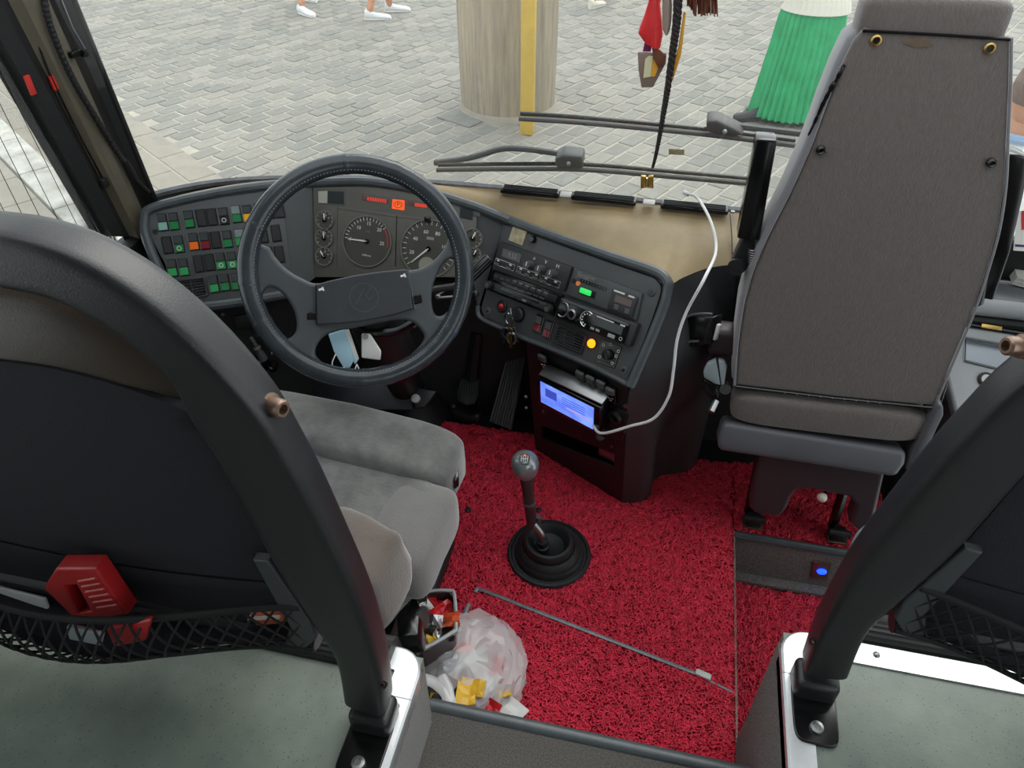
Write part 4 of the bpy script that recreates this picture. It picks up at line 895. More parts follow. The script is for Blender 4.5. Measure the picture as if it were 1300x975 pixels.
# floor plate and bracket below the wheel
t = thing('foot_panel', 'dark floor panel with white button in front of the driver seat', 'panel', (-.62, 1.30, 0))
fp = Frame(oz(450, 495, .16), nrm(55, -4))
mk('panel', fprism(fp, [(375, 470), (520, 480), (524, 520), (400, 520)], -.01, 0, .003), 'pad_plastic', t)
mk('bracket', bev(fprism(fp, [(521, 492), (556, 498), (540, 518), (529, 520)], 0, .014, .003), .001), 'pad_plastic', t)
mk('button', lathe([(.0125, 0), (.0125, .008), (.008, .011)], fp.pw(530, 508, .014), fp.n, 16), 'clip_white', t, label='white round button')

# ================================================================== PEDALS
def pedal_frame(bl, tl, br): 
    u = (V(br)-V(bl)).normalized(); v = (V(tl)-V(bl)).normalized(); return Frame(bl, u.cross(v), u)
AP = pedal_frame(oz(622, 534, .03), oy(646, 446, 1.70), oz(648, 545, .03))
t = thing('accelerator_pedal', 'long ribbed black accelerator pedal beside the console', 'pedal', oz(635, 541, 0))
mk('plate', bev(fprism(AP, [(645, 445), (668, 452), (648, 546), (621, 535)], -.012, 0, .003), .001), 'panel_grey', t)
for k in range(8):
    s = .06 + k*.126; mk('rib', tube([AP.pw(645+23*s, 446+7*s, .001), AP.pw(621+27*s, 534+11*s, .001)], .0026, 5), 'panel_grey' if k % 2 else 'lip_vinyl', t)
BP = pedal_frame(oz(581, 512, .09), oy(585, 478, 1.66), oz(606, 516, .09))
t = thing('brake_pedal', 'black brake pedal with ribbed pad on a metal floor hinge', 'pedal', oz(592, 522, 0))
mk('pad', bev(fprism(BP, [(585, 479), (609, 480), (607, 504), (602, 512), (592, 514), (581, 508), (580, 498)], -.014, 0, .003), .001), 'black_rubber', t)
for k in range(8):
    x = 584 + k*3.2; mk('rib', tube([BP.pw(x+1.5, 482, .001), BP.pw(x-.5, 506 if 0 < k < 7 else 501, .001)], .0017, 5), 'panel_grey', t)
mk('arm', tube([BP.pw(598, 482, -.02), oy(602, 450, 1.68), oy(607, 420, 1.69)], .022, 8), 'dark_plastic', t)
mk('hinge_plate', bev(prism([oz(572, 515, .03), oz(614, 522, .03), oz(608, 532, .03), oz(574, 524, .03)], (0, 0, -.03)), .003), 'floor_rubber', t)
for p in ((576, 516), (606, 528), (612, 502)): mk('bolt', lathe([(.008, 0), (.008, .006), (.004, .008)], oz(*p, .03), (0, 0, 1), 8), 'steel', t)

# ================================================================== GEAR LEVER
gc = oz(697, 703, .006)
GL = thing('gear_lever', 'black gear lever with silver knob rising from a round rubber boot', 'gear lever', gc)
mk('boot_flange', lathe([(.104, 0), (.106, .004), (.103, .009), (.097, .010), (.094, .006), (.088, .006), (.086, .016), (.081, .022), (.078, .020)], gc, (0, 0, 1), 40), 'black_rubber', GL)
bt = [(.080, .015), (.076, .028), (.066, .036), (.062, .034), (.063, .046), (.058, .056), (.052, .058), (.046, .052), (.038, .034), (.022, .026)]
bc = gc + V((-.002, .0, 0))
mk('boot', lathe(bt, bc, (0, 0, 1), 32), 'black_rubber', GL)
gy = gc.y
p_ = lambda x, y, dy=0: oy(x, y, gy+dy)
mk('lower_rod', tube(cat([gc + V((-.008, -.005, .03)), p_(689, 690, -.015), p_(687, 678, -.015), p_(680, 668, -.012), p_(676, 664, -.01)], 4), .0095, 10), 'steel', GL)
mk('rod_clamp', lathe([(.016, 0), (.016, .012), (.012, .014), (.012, .024), (.015, .026), (.015, .034)], p_(690, 697, -.015), p_(687, 678, -.015)-p_(690, 697, -.015), 14), 'dark_plastic', GL)
mk('release_lever', tube([p_(683, 668, -.004), p_(684, 656, -.004)], [.006, .0075], 8), 'panel_grey', GL)
k0, k1 = p_(675, 666, -.01), p_(668, 602, -.01)
mat('lever_sleeve', '33282a', .4, var=.1)
mk('sleeve', tube([k0, k0.lerp(k1, .45)], [.0125, .0135], 14), 'lever_sleeve', GL)
mk('collar', tube([k0.lerp(k1, .44), k0.lerp(k1, .48)], .0155, 14), 'panel_grey', GL)
mk('upper_sleeve', tube([k0.lerp(k1, .46), k0.lerp(k1, .8), k1], [.0135, .0150, .018], 14), 'lever_sleeve', GL)
kd = (k1-k0).normalized()
mat('knob_silver', '8d9194', .28, .55)
kb_ = k1 + kd*.006
mk('knob', lathe([(.015, -.014), (.024, -.002), (.030, .012), (.032, .028), (.0295, .041), (.022, .051), (.011, .0555), (.002, .0565)], kb_, kd, 24), 'knob_silver', GL)
kf = Frame(kb_ + kd*.043 + (CAM-kb_).normalized()*.0165, (CAM-kb_).normalized()*.75 + kd*.5)
ins = mk('shift_plate', plate(kf, [(.0125*math.copysign(abs(math.cos(a))**.6, math.cos(a)), .0135*math.copysign(abs(math.sin(a))**.6, math.sin(a))) for a in [2*math.pi*k/28 for k in range(28)]], (), -.004, .001, .0005), 'gloss_black', GL)
mk('shift_pattern', join(*[fbox(kf, x, 0, .001, .0016, .0010, .014) for x in (-.007, -.0023, .0023, .007)], fbox(kf, 0, 0, .001, .0016, .015, .0010)), 'white_print', ins)
mk('range_mark', fbox(kf, 0, .008, .001, .0016, .005, .003), 'lamp_orange', ins)

# ================================================================== soft rounded block
def sq(c, size, ax=None, e=.35, n=28, m=18, fn=None):
    a = ax or (V((1, 0, 0)), V((0, 1, 0)), V((0, 0, 1))); c = V(c); rs = []
    P = lambda t, q: math.copysign(abs(t)**q, t)
    for i in range(m+1):
        ph = -math.pi/2 + math.pi*i/m; ph = max(-1.55, min(1.55, ph)); r_ = []
        for k in range(n):
            th = 2*math.pi*k/n
            x = P(math.cos(ph), e)*P(math.cos(th), e); y = P(math.cos(ph), e)*P(math.sin(th), e); z = P(math.sin(ph), e)
            if fn: x, y, z = fn(x, y, z)
            r_.append(c + a[0]*(x*size[0]/2) + a[1]*(y*size[1]/2) + a[2]*(z*size[2]/2))
        rs.append(r_)
    return rings(rs)
def rotz(d): d = math.radians(d); return (V((math.cos(d), math.sin(d), 0)), V((-math.sin(d), math.cos(d), 0)), V((0, 0, 1)))

# ================================================================== DRIVER SEAT
mat('seat_velour', '696866', .95, bump=.5, bs=160, c2='4b4a49', vs=20, sheen=.5)
mat('seat_bolster', '656260', .95, bump=.4, bs=200, var=.1, vs=10, sheen=.5)
mat('seat_cover', '544a43', .95, bump=.5, bs=260, var=.12, vs=12, sheen=.6)
DS = thing('driver_seat', 'grey velour driver seat with rounded front cushion beside the gear lever', 'seat', (-.60, .85, 0))
ax = rotz(-6)
mk('front_cushion', sq((-.598, 1.045, .405), (.525, .150, .15), ax, .30, fn=lambda x, y, z: (x, y, z*(1-.06*x*x) + .05*math.sin(3*x+1)*(z > 0))), 'seat_velour', DS)
mk('seat_cushion', sq((-.600, .805, .385), (.51, .37, .15), ax, .28, fn=lambda x, y, z: (x*(1-.22*max(0, -y)), y, z + (.10*max(0, abs(x)-.55)*2.2 if z > 0 else 0) - (.10*(1-x*x) if z > 0 else 0))), 'seat_velour', DS)
def bolster(x, y, z): return (x + .35*max(0, -y)*(1-z)*.3, y, z*(.75 + .25*math.cos(y*1.2)))
mk('side_bolster', sq((-.385, .855, .395), (.135, .22, .135), rotz(-7), .42, fn=bolster), 'seat_bolster', DS)
mk('backrest', sq((-.66, .685, .60), (.33, .09, .40), (V((1, 0, 0)), V((0, .96, -.28)), V((0, .28, .96))), .4), 'seat_cover', DS)
mk('back_bolster', sq((-.432, .712, .475), (.165, .125, .165), (V((.97, -.24, 0)), V((.24, .97, 0)), V((0, 0, 1))), .34, fn=lambda x, y, z: (x*(1-.05*z) + .03*math.sin(5*z + 2*y), y + .05*math.sin(4*z + 3*x), z - .10*max(0, x)*(z > 0) + .05*math.sin(6*x + 3*y))), 'seat_cover', DS)
mk('lower_skirt', sq((-.455, .685, .36), (.08, .08, .24), None, .5), 'seat_cover', DS)
mk('base', bev(box((-.61, .90, .16), (.36, .36, .32)), .02), 'gloss_black', DS)
mk('base_slide', bev(box((-.61, .90, .012), (.42, .44, .024)), .006), 'dark_plastic', DS)
mk('pedestal_gaiter', join(*[bev(box((-.60, .92, .05 + .05*k), (.42 - .02*(k % 2), .42 - .02*(k % 2), .045)), .012) for k in range(5)]), 'black_rubber', DS)
lv = [oz(562, 655, .36), oz(556, 690, .35), oz(543, 712, .34), oz(534, 738, .33), oz(530, 760, .32)]
mk('recline_lever', tube(cat(lv, 5), [.014]*6 + [.016]*5 + [.018]*5 + [.018]*5, 10, flat=1.3), 'dark_plastic', DS)
kc_ = oz(517, 782, .33)
mk('adjuster_knob', bev(prism([oz(502, 758, .34), oz(526, 755, .34), oz(533, 770, .34), oz(531, 806, .34), oz(504, 808, .34)], (0.01, 0, -.06)), .006), 'gloss_black', DS)
mk('knob_rim', lathe([(.030, 0), (.030, .006), (.024, .010)], oz(530, 782, .33) + V((.0, 0, -.02)), (1, -.1, .1), 20), 'black_plastic', DS)
mat('beam_paint', '5b4a4c', .4, .2)
mk('belt_beam', bev(prism([oz(455, 722, .48), oz(501, 728, .48), oz(499, 745, .48), oz(458, 745, .48)], (0, -.005, -.05)), .004), 'beam_paint', DS)
bk_ = thing('belt_buckle', 'small black belt buckle with brass pin beside the driver cushion', 'buckle', oz(577, 605, .40))
mk('body', bev(prism([oz(572, 585, .42), oz(582, 583, .42), oz(582, 605, .42), oz(576, 610, .42)], (0, 0, -.03)), .003), 'gloss_black', bk_)
mk('pin', cyl(oz(568, 602, .41), oz(577, 600, .41), .005, 8), 'brass', bk_)
# ================================================================== PARTITIONS with net pockets in front of the first passenger row
mat('partition_frame', '1f2022', .38, bump=.15, bs=500, var=.12, vs=6)
mat('partition_pad', '3a3128', .35, bump=.15, bs=500, var=.15, vs=5)
mat('partition_fabric', '15151d', .9, bump=.5, bs=420)
mat('bracket_plastic', '34383a', .5)
mat('net_cord', '0c0c0d', .85)
PF = Frame((-.345, .50, .40), (0, -1, 0))      # measured on the left one; u points right, v up
def ploc(pix, h=0): return [V(PF.px(*p)).to_3d() for p in pix]
outer_r = ploc([(494, 872), (486, 830), (474, 780), (458, 736), (438, 690), (402, 612), (374, 560), (346, 512), (300, 455), (240, 395), (170, 342), (100, 305), (40, 287), (0, 281)])
inner_b = ploc([(437, 852), (424, 822), (412, 808), (395, 802)])
slot_u = ploc([(231, 480), (218, 462), (190, 436), (150, 408), (110, 386), (60, 368), (0, 356)])
slot_l = ploc([(0, 400), (60, 412), (120, 440), (170, 472), (205, 492), (224, 494)])
panel_in = ploc([(396, 772), (360, 715), (331, 672), (300, 610), (262, 545), (240, 515)])
UC = outer_r[-1].x - .17                       # mirror axis of one partition
mir = lambda pts: [V((2*UC-p.x, p.y, 0)) for p in pts]
def t2(pts): return [(p.x, p.y) for p in pts]
def partition(name, lab, dx, dy, flip, net_lab):
    """builds in the left frame; flip mirrors to the other side of the aisle"""
    X0 = -.345
    def place(g):
        v_, f_ = g
        if not flip: return g
        return [V((-(p[0]-X0) + dx, p[1]+dy, p[2])) for p in v_], [tuple(reversed(q)) for q in f_]
    base = place(([PF.w(0, 0)], []))[0][0]
    t = thing(name, lab, 'partition', (base.x, base.y, ZP))
    pairs = [((494, 890), (437, 872)), ((490, 850), (432, 838)), ((484, 820), (424, 812)), ((472, 775), (402, 782)), ((458, 736), (374, 742)), ((438, 690), (342, 690)), ((402, 612), (303, 612)), ((374, 560), (272, 558)), ((346, 512), (244, 516)), ((300, 455), (226, 474)), ((240, 395), (190, 436)), ((170, 342), (140, 400)), ((100, 305), (88, 374)), ((40, 287), (36, 362)), ((0, 281), (0, 356))]
    A_ = cat(ploc([p[0] for p in pairs]), 3); B_ = [q.lerp(p, .10) for p, q in zip(A_, cat(ploc([p[1] for p in pairs]), 3))]
    A_ = A_ + list(reversed(mir(A_))); B_ = B_ + list(reversed(mir(B_))); rs = []
    P_ = lambda q, e: math.copysign(abs(q)**e, q)
    for pa, pb in zip(A_, B_):
        c = (pa+pb)/2; h_ = (pa-pb)/2
        rs.append([PF.w(c.x + h_.x*P_(math.cos(2*math.pi*(k+.5)/24), .38), c.y + h_.y*P_(math.cos(2*math.pi*(k+.5)/24), .38), .027*P_(math.sin(2*math.pi*(k+.5)/24), .38)) for k in range(24)])
    mk('frame', place(rings(rs)), 'partition_frame', t, ang=60)
    yb = ploc([(400, 796)])[0].y
    r0, r1 = ploc([(405, 811)])[0], mir(ploc([(405, 811)]))[0]
    mk('bottom_rail', place(tube([PF.w(r0.x, r0.y, 0), PF.w(r1.x, r1.y, 0)], .017, 14, flat=.8)), 'partition_frame', t)
    def pillow(pix, hs, nm, m_):
        pr = cat(ploc(pix), 3); pan = pr + list(reversed(mir(pr)))[1:]; cy = (pan[0].y + pan[len(pr)-1].y)/2; rs = []
        for k_, h_ in hs: rs.append([PF.w(UC + (p.x-UC)*k_, cy + (p.y-cy)*k_, h_) for p in pan])
        mk(nm, place(rings(rs)), m_, t, ang=60)
    pillow([(398, 812), (376, 745), (342, 690), (303, 612), (268, 548), (240, 502), (224, 484), (204, 462), (168, 436), (120, 408), (60, 384), (0, 372)], ((.9, -.075), (.985, -.07), (1, -.05), (.985, -.030), (.95, -.014), (.90, -.006), (.8, -.002)), 'padded_panel', 'partition_pad')
    pillow([(396, 810), (374, 745), (342, 690), (303, 612), (266, 550), (238, 520), (160, 490), (70, 466), (0, 456)], ((.98, -.03), (1, -.006), (.99, .001), (.9, .003)), 'fabric_panel', 'partition_fabric')
    # side brackets of the net
    for m_ in (0, 1):
        br = ploc([(333, 690), (352, 692), (404, 770), (410, 792), (398, 802), (372, 802), (374, 788), (378, 776)]); br = mir(br) if m_ else br
        mk('net_bracket', place(plate(PF, t2(br), (), .012, .026, .003, 2)), 'bracket_plastic', t)
    # legs, feet
    for m_ in (0, 1):
        leg = ploc([(494, 868), (437, 850)]); c = (leg[0]+leg[1])/2
        if m_: c = mir([c])[0]
        mk('leg', place(bev(box(PF.w(c.x, .022, .004), (.066, .052, .05)), .010, 3)), 'partition_frame', t)
        fpl = [(c.x - .033, -.0), (c.x + .033, 0)]
        q = Frame(PF.w(c.x, 0, .045), (0, 0, 1), (1, 0, 0))
        pl = [(.034*math.copysign(abs(math.cos(a))**.4, math.cos(a)), .055*math.copysign(abs(math.sin(a))**.4, math.sin(a))) for a in [2*math.pi*k/32 for k in range(32)]]
        f_p = mk('foot_plate', place(plate(q, pl, (), .0, .008, .002)), 'gloss_black', t)
        mk('foot_bolt', place(lathe([(.011, 0), (.010, .005), (.005, .006), (.004, .004)], PF.w(c.x, .008, .075), (0, 0, 1), 16)), 'steel', f_p)
    # drilled holes and screws on the outer post, side bolt
    for x, y in ((438, 715), (453, 743), (490, 855)):
        p = PF.pw(x, y); mk('hole', place(cyl(p + V((.0, -.016, 0)), p + V((.006, -.018, 0)), .005, 10)), 'gloss_black', t)
    for x, y in ((436, 762), (462, 815)):
        p = PF.pw(x-22, y-4, .021); mk('screw', place(lathe([(.008, 0), (.008, .003), (.005, .004), (.003, .002)], p, (0, -1, 0), 12)), 'gloss_black', t)
    p = PF.pw(344, 514) + (V((.0, 0, .045)) if flip else V())
    mk('side_bolt', place(lathe([(.013, -.008), (.013, .003), (.009, .004), (.010, .008), (.010, .019), (.008, .021), (.0055, .021), (.005, .012)], p + V((-.002, 0, 0)), (1, -.35, .15), 18)), 'old_bolt', t, label='brass coloured hollow bolt')
    # net: sagging diagonal mesh
    def surf(s, q):
        """s 0..1 across, q 0..1 from rail up"""
        u = (2*UC - panel_in[0].x) + (panel_in[0].x*2 - 2*UC)*s - .0
        e = math.sin(math.pi*min(1, max(0, s)))
        vb = yb - .016 - .075*e**2; vt = yb + .085 - .045*e
        vv = vb + (vt-vb)*q; h = .024 + .085*e**1.5*math.sin(math.pi*min(1, .15+.6*q))
        return PF.w(u*1.0, vv, h)
    def flat(s, q, h): p = surf(s, q); return V((p.x, PF.o.y - h, p.z + .012))
    bk_s = join(sgrid([[flat(k/24, q, .006) for k in range(25)] for q in (0, .35, .7, 1.1)]), sgrid([[flat(k/24, 0, .006) for k in range(25)], [surf(k/24, .0) + V((0, .004, .004)) for k in range(25)], [surf(k/24, .16) + V((0, .006, .0)) for k in range(25)]]))
    mk('pocket_back', place(bk_s), 'partition_fabric', t)
    NU, NV = 30, 5; cords = []
    for k in range(NU+NV*2):
        for sgn in (1, -1):
            pts = []
            for j in range(11):
                q = j/10; s = (k - NV + sgn*q*NV*.5 + (NV*.25))/NU
                if 0 <= s <= 1: pts.append(surf(s, q))
            if len(pts) > 2: cords.append(tube(pts, .0019, 5))
    mk('net', place(join(*cords)), 'net_cord', t, kind='stuff')
    mk('net_hem', place(tube([surf(k/30, 1) for k in range(31)], .005, 6)), 'net_cord', t)
    mk('net_hem', place(tube([surf(k/30, 0) for k in range(31)], .004, 6)), 'net_cord', t)
    return place
pl_l = partition('seat_partition', 'dark padded partition with top handle and net pocket at left', 0, 0, False, '')
pl_r = partition('seat_partition', 'dark padded partition with net pocket at the right edge', .362, .20, True, '')
# things in the left net pocket
mat('red_plastic', 'a51f22', .4, var=.08)
NF = Frame((-.345, .468, .40), (0, -1, 0))
t = thing('red_hammer_case', 'red plastic ribbed holder stuck in the left net pocket', 'holder', NF.pw(115, 778))
cs = [NF.px(*p) for p in ((62, 738), (78, 713), (128, 713), (168, 772), (120, 778), (98, 774))]; hol = [NF.px(*p) for p in ((88, 735), (104, 734), (122, 768), (106, 770))]
mk('case', plate(NF, cs, [hol], -.014, .012, .004, 2), 'red_plastic', t)
for k in range(6):
    s = k/6; mk('rib', tube([NF.pw(108+s*28, 728+s*40, .013), NF.pw(130+s*32, 724+s*40, .013)], .0024, 6), 'red_plastic', t)
mat('pack_white', 'c9cccb', .5); mat('pack_orange', 'd0603a', .5); mat('pack_silver', 'b5bcc4', .3, .4)
def packet(name, lab, pix, h, th, m, stripe=None):
    t = thing(name, lab, 'packet', NF.pw(*pix[2], h)); mk('body', bev(prism([NF.w(*NF.px(x, y, h), h) for x, y in pix], NF.n*th), .003), m, t)
    if stripe: a, b_ = [NF.w(*NF.px(x, y, h), h+th) for x, y in stripe]; mk('stripe', tube([a, b_], .006, 6, flat=.3), 'pack_orange' if m != 'pack_orange' else 'pack_white', t)
packet('snack_packet', 'orange and white packet in the left net pocket near its bracket', [(318, 762), (362, 762), (368, 782), (330, 786)], -.035, .012, 'pack_orange', [(322, 774), (362, 772)])
packet('paper_packet', 'white folded paper in the left net pocket at the picture edge', [(0, 742), (60, 757), (70, 786), (0, 770)], -.02, .006, 'pack_white')
packet('foil_packet', 'silver foil packet low in the left net pocket', [(88, 790), (135, 800), (132, 814), (92, 806)], .045, .008, 'pack_silver')
packet('red_packet', 'red packet under the red holder in the left net pocket', [(140, 792), (196, 780), (190, 806), (150, 814)], .03, .01, 'red_plastic')

# ================================================================== GUIDE SEAT seen from behind
GS = Frame((.40, 1.30, .50), (0, -1, .07))
mat('guide_velour', '6c6561', .95, bump=.8, bs=330, c2='625b57', vs=160, sheen=.5, stretch=(1, 1, .45))
mat('guide_edge', '77777b', .9, bump=.3, bs=300, sheen=.6)
mat('guide_plastic', '5a5b60', .4, bump=.25, bs=900, var=.06, vs=10)
mat('guide_cover', '3c3236', .42, bump=.15, bs=600)
GT = thing('guide_seat', 'brown grey velour folding guide seat seen from behind on the right', 'seat', (.44, 1.37, 0))
bo = [(1098, 36), (1283, 48), (1282, 110), (1279, 170), (1276, 235), (1268, 290), (1256, 335), (1240, 385), (1222, 430), (1205, 470), (1186, 516), (1060, 504), (934, 489), (937, 440), (944, 390), (956, 345), (975, 300), (1003, 245), (1030, 185), (1050, 130), (1068, 85), (1084, 52)]
bo_ = [tuple(GS.px(*p)) for p in bo]
mk('back_cover', plate(GS, bo_, (), -.016, .0, .006, 3), 'guide_velour', GT)
cx0 = sum(p[0] for p in bo_)/len(bo_)
def shrink(p, k, dx): return (p[0] + dx, p[1])
sh = [(p[0] - (.008 if i > 11 else 0), p[1]) for i, p in enumerate(bo_)]
mk('back_cushion', plate(GS, sh, (), -.105, -.008, .022, 4), 'guide_edge', GT)
hr0, hr1 = GS.pw(1104, 20, -.03), GS.pw(1278, 28, -.03)
d_ = (hr1-hr0).normalized()
mk('headrest', sq((hr0+hr1)/2 + V((0, .012, -.006)), ((hr1-hr0).length + .022, .088, .075), (d_, V((0, 1, 0)), d_.cross(V((0, 1, 0)))), .35), 'guide_velour', GT)
mk('headrest_seam', tube([GS.pw(1095, 39, .001), GS.pw(1190, 44, .001), GS.pw(1282, 50, .001)], .0025, 6), 'gloss_black', GT)
mk('edge_piping', tube(cat([GS.pw(x-1.5, y, .0005) for x, y in bo[12:21]], 4), .0026, 6), 'guide_edge', GT)
mk('edge_piping', tube(cat([GS.pw(x+1, y, .0005) for x, y in bo[1:11]], 4), .0026, 6), 'guide_edge', GT)
mk('bottom_seam', tube([GS.pw(934, 490, .002), GS.pw(1060, 505, .002), GS.pw(1184, 517, .002)], .0028, 6), 'gloss_black', GT)
for k in range(9):
    s = .25 + k*.06; mk('staple', ball(GS.pw(934+250*s, 491+27*s, .004), .0013), 'steel', GT)
mk('torn_seam', tube(cat([GS.pw(*p, .001) for p in ((1072, 82), (1062, 100), (1050, 122), (1040, 142), (1033, 158), (1026, 172))], 4), [.002, .004, .003, .005, .003, .004, .005, .003, .004, .003, .004, .003, .003, .002, .003, .003, .002, .002, .002, .002, .001], 6), 'gloss_black', GT, label='torn open edge seam')
for p in ((1112, 51), (1256, 61)): mk('grommet', lathe([(.0075, 0), (.0085, .003), (.006, .005), (.0045, .002)], GS.pw(*p), GS.n, 16, False), 'brass', GT, label='brass grommet'); mk('grommet_hole', lathe([(.0046, 0), (.0046, .0012)], GS.pw(*p), GS.n, 12), 'gloss_black', GT)
for p in ((1042, 190), (1258, 206)): mk('plug', lathe([(.008, 0), (.008, .005), (.005, .009), (.003, .007)], GS.pw(*p), GS.n, 14), 'gloss_black', GT)
mat('worn_patch', '7a6248', .9, c2='57514d', vs=70)
mk('worn_patch', plate(GS, [tuple(p[:2]) for p in cat([V(GS.px(*p)).to_3d() for p in ((1146, 54), (1160, 48), (1172, 50), (1185, 57), (1172, 60), (1160, 60))], 3, True)], (), -.0005, .0010, .0002, 1), 'worn_patch', GT, label='worn oval patch')
# lower roll, beam, hinge cover
a, b_ = GS.pw(928, 516, -.03), GS.pw(1176, 545, -.03); d_ = (b_-a).normalized()
mk('lower_cushion', sq((a+b_)/2, ((b_-a).length, .085, .082), (d_, V((0, 1, 0)), d_.cross(V((0, 1, 0)))), .38), 'guide_velour', GT)
BF = Frame(GS.pw(1030, 560) + V((0, -.02, 0)), (0, -1, .35))
mk('support_beam', bev(fprism(BF, [(918, 537), (1152, 574), (1150, 590), (1138, 607), (912, 573), (911, 560)], -.06, 0, .012, 3), .001), 'guide_plastic', GT)
HF = Frame(GS.pw(1030, 600) + V((0, .0, 0)), (0, -1, .05))
hinge = [(965, 575), (1124, 600), (1113, 650), (1106, 672), (1092, 676), (1078, 664), (1086, 642), (1078, 632), (1030, 622), (1014, 622), (1006, 630), (998, 648), (990, 657), (962, 654), (951, 646), (955, 622)]
mk('hinge_cover', plate(HF, [HF.px(*p) for p in hinge], (), -.05, .0, .010, 3), 'guide_cover', GT)
mk('side_lever', bev(fprism(GS, [(1190, 508), (1196, 512), (1196, 524), (1163, 592), (1154, 596), (1148, 592), (1150, 585), (1184, 515)], -.03, .012, .004), .001), 'guide_plastic', GT)
mk('folded_cushion', sq((.39, 1.455, .62), (.36, .08, .38), None, .4), 'guide_edge', GT)
mk('cushion_hinge_pad', sq(GS.pw(918, 452, -.07), (.06, .06, .07), None, .5), 'guide_cover', GT)
# legs and brackets on the platform
for x, y, tag_ in ((955, 664, 'l'), (1062, 682, 'r')):
    p = oz(x, y, .012)
    lg = mk('leg', tube([p + V((-.012, .02, .02)), p + V((-.02, .03, .18)), p + V((-.015, .03, .36))], .013, 8), 'gloss_black', GT)
    mk('foot_bracket', bev(box(p + V((0, 0, .014)), (.036, .035, .030)), .005), 'dark_plastic', lg); mk('foot_pin', cyl(p + V((-.026, -.006, .024)), p + V((.026, -.006, .024)), .010, 12), 'dark_plastic', lg)
    mk('rust', bev(box(p + V((0, 0, .0)), (.05, .04, .004)), .001), 'old_bolt', lg)
kp = HF.pw(1044, 633, -.004); mat('ivory', 'd9d3c6', .35)
mk('release_knob', ball(kp, .0115), 'ivory', GT, label='ivory ball knob'); mk('release_rod', tube([kp, kp + V((.02, .05, -.03))], .004, 6), 'gloss_black', GT)
# recliner handle at the left
RF = Frame(GS.pw(910, 470, -.02), (-.1, -1, .35))
mat('pale_plastic', '8c979b', .45)
mk('recliner_handle', bev(fprism(RF, [(893, 470), (898, 460), (909, 455), (912, 470), (915, 488), (908, 486), (894, 478)], -.01, .01, .003), .001), 'pale_plastic', GT)
mk('recliner_handle', bev(fprism(RF, [(912, 455), (920, 458), (923, 465), (919, 490), (916, 488)], -.01, .01, .002), .001), 'pale_plastic', GT)
mk('recliner_body', bev(fprism(RF, [(893, 480), (914, 490), (912, 505), (905, 508), (892, 495)], -.03, .004, .004), .001), 'gloss_black', GT)
mk('pivot', cyl(RF.pw(921, 492, -.01), RF.pw(921, 492, .012), .012, 14), 'chrome', GT); mk('pivot_bolt', cyl(RF.pw(909, 510, -.005), RF.pw(903, 520, .012), .0075, 10), 'steel', GT)
# armrests folded up
def armrest(pix, h, th):
    ar = mk('armrest', bev(fprism(GS, pix, h-th, h, .004, 2), .0005), 'gloss_black', GT); return ar
armrest([(961, 181), (988, 183), (965, 312), (936, 309)], -.02, .05)
mk('arm_hinge', join(bev(fprism(GS, [(944, 310), (960, 312), (956, 350), (932, 356), (930, 340)], -.06, -.03, .004), .001), cyl(GS.pw(934, 346, -.02), GS.pw(944, 346, -.05), .017, 14)), 'dark_plastic', GT)
mk('arm_spring', join(*[tube([GS.w(GS.px(956, 325+3*k)[0]+.008*math.cos(a), GS.px(956, 325+3*k)[1], -.03+.008*math.sin(a)) for a in [2*math.pi*j/12 for j in range(12)]], .0018, 5, True) for k in range(9)]), 'steel', GT)
armrest([(1286, 203), (1302, 204), (1318, 210), (1290, 330), (1268, 392), (1244, 388), (1262, 330), (1276, 270)], -.03, .05)
mk('arm_hinge', bev(fprism(GS, [(1246, 350), (1260, 345), (1252, 392), (1238, 396), (1236, 380)], -.05, -.01, .006), .001), 'gloss_black', GT)
t = thing('belt_buckle', 'red topped belt buckle between guide seat and cabinet', 'buckle', GS.pw(1200, 520, -.05))
mk('body', bev(fprism(GS, [(1190, 498), (1204, 494), (1210, 500), (1200, 530), (1186, 524)], -.06, -.035, .003), .001), 'gloss_black', t)
mk('button', bev(fprism(GS, [(1194, 484), (1200, 483), (1208, 490), (1208, 500), (1194, 497)], -.058, -.037, .003), .001), 'red_plastic', t, label='red release button')

# ================================================================== CABINET on the right of the guide seat
mat('cab_grey', 'a9acae', .35, bump=.15, bs=700, var=.06, vs=8); mat('cab_dark', '666a6e', .4, bump=.2, bs=700)
GB = Frame(oy(1240, 450, 1.50), nrm(50, 0))
CB = thing('side_cabinet', 'grey moulded cabinet with handle recess right of the guide seat', 'cabinet', (.95, 1.55, .0))
rec = [GB.px(*p) for p in ((1226, 429), (1330, 448), (1330, 484), (1225, 458))]
mk('lid', plate(GB, [GB.px(*p) for p in ((1205, 416), (1222, 412), (1370, 436), (1360, 640), (1290, 625), (1232, 590), (1212, 520), (1200, 470))], [rec], -.03, 0, .008, 3), 'cab_grey', CB)
mk('recess_floor', prism([GB.w(*p, -.020) for p in rec], GB.n*.004), 'pack_silver', CB)
mk('recess_rim', tube([GB.w(*p, .0) for p in rec], .003, 6, True), 'cab_dark', CB)
lk = mk('lock', lathe([(.017, 0), (.017, .003), (.012, .005), (.011, .002)], GB.pw(1251, 482), GB.n, 18), 'dark_plastic', CB); mk('lock_face', fdisc(GB, *GB.px(1251, 482), .011, .001, .0065, 16, .001), 'clip_white', lk)
mk('body', bev(box((.985, 1.60, .10), (.44, .18, .64)), .01), 'cab_dark', CB)
mk('hinge', fprism(GB, [(1244, 412), (1270, 416), (1269, 421), (1243, 417)], .0, .01, .001), 'brass', CB, label='brass hinge')
mk('hinge_rod', tube([GB.pw(1196, 408, .004), GB.pw(1370, 436, .004)], .004, 6), 'gloss_black', CB)
SFZ = oy(1250, 385, 1.58).z
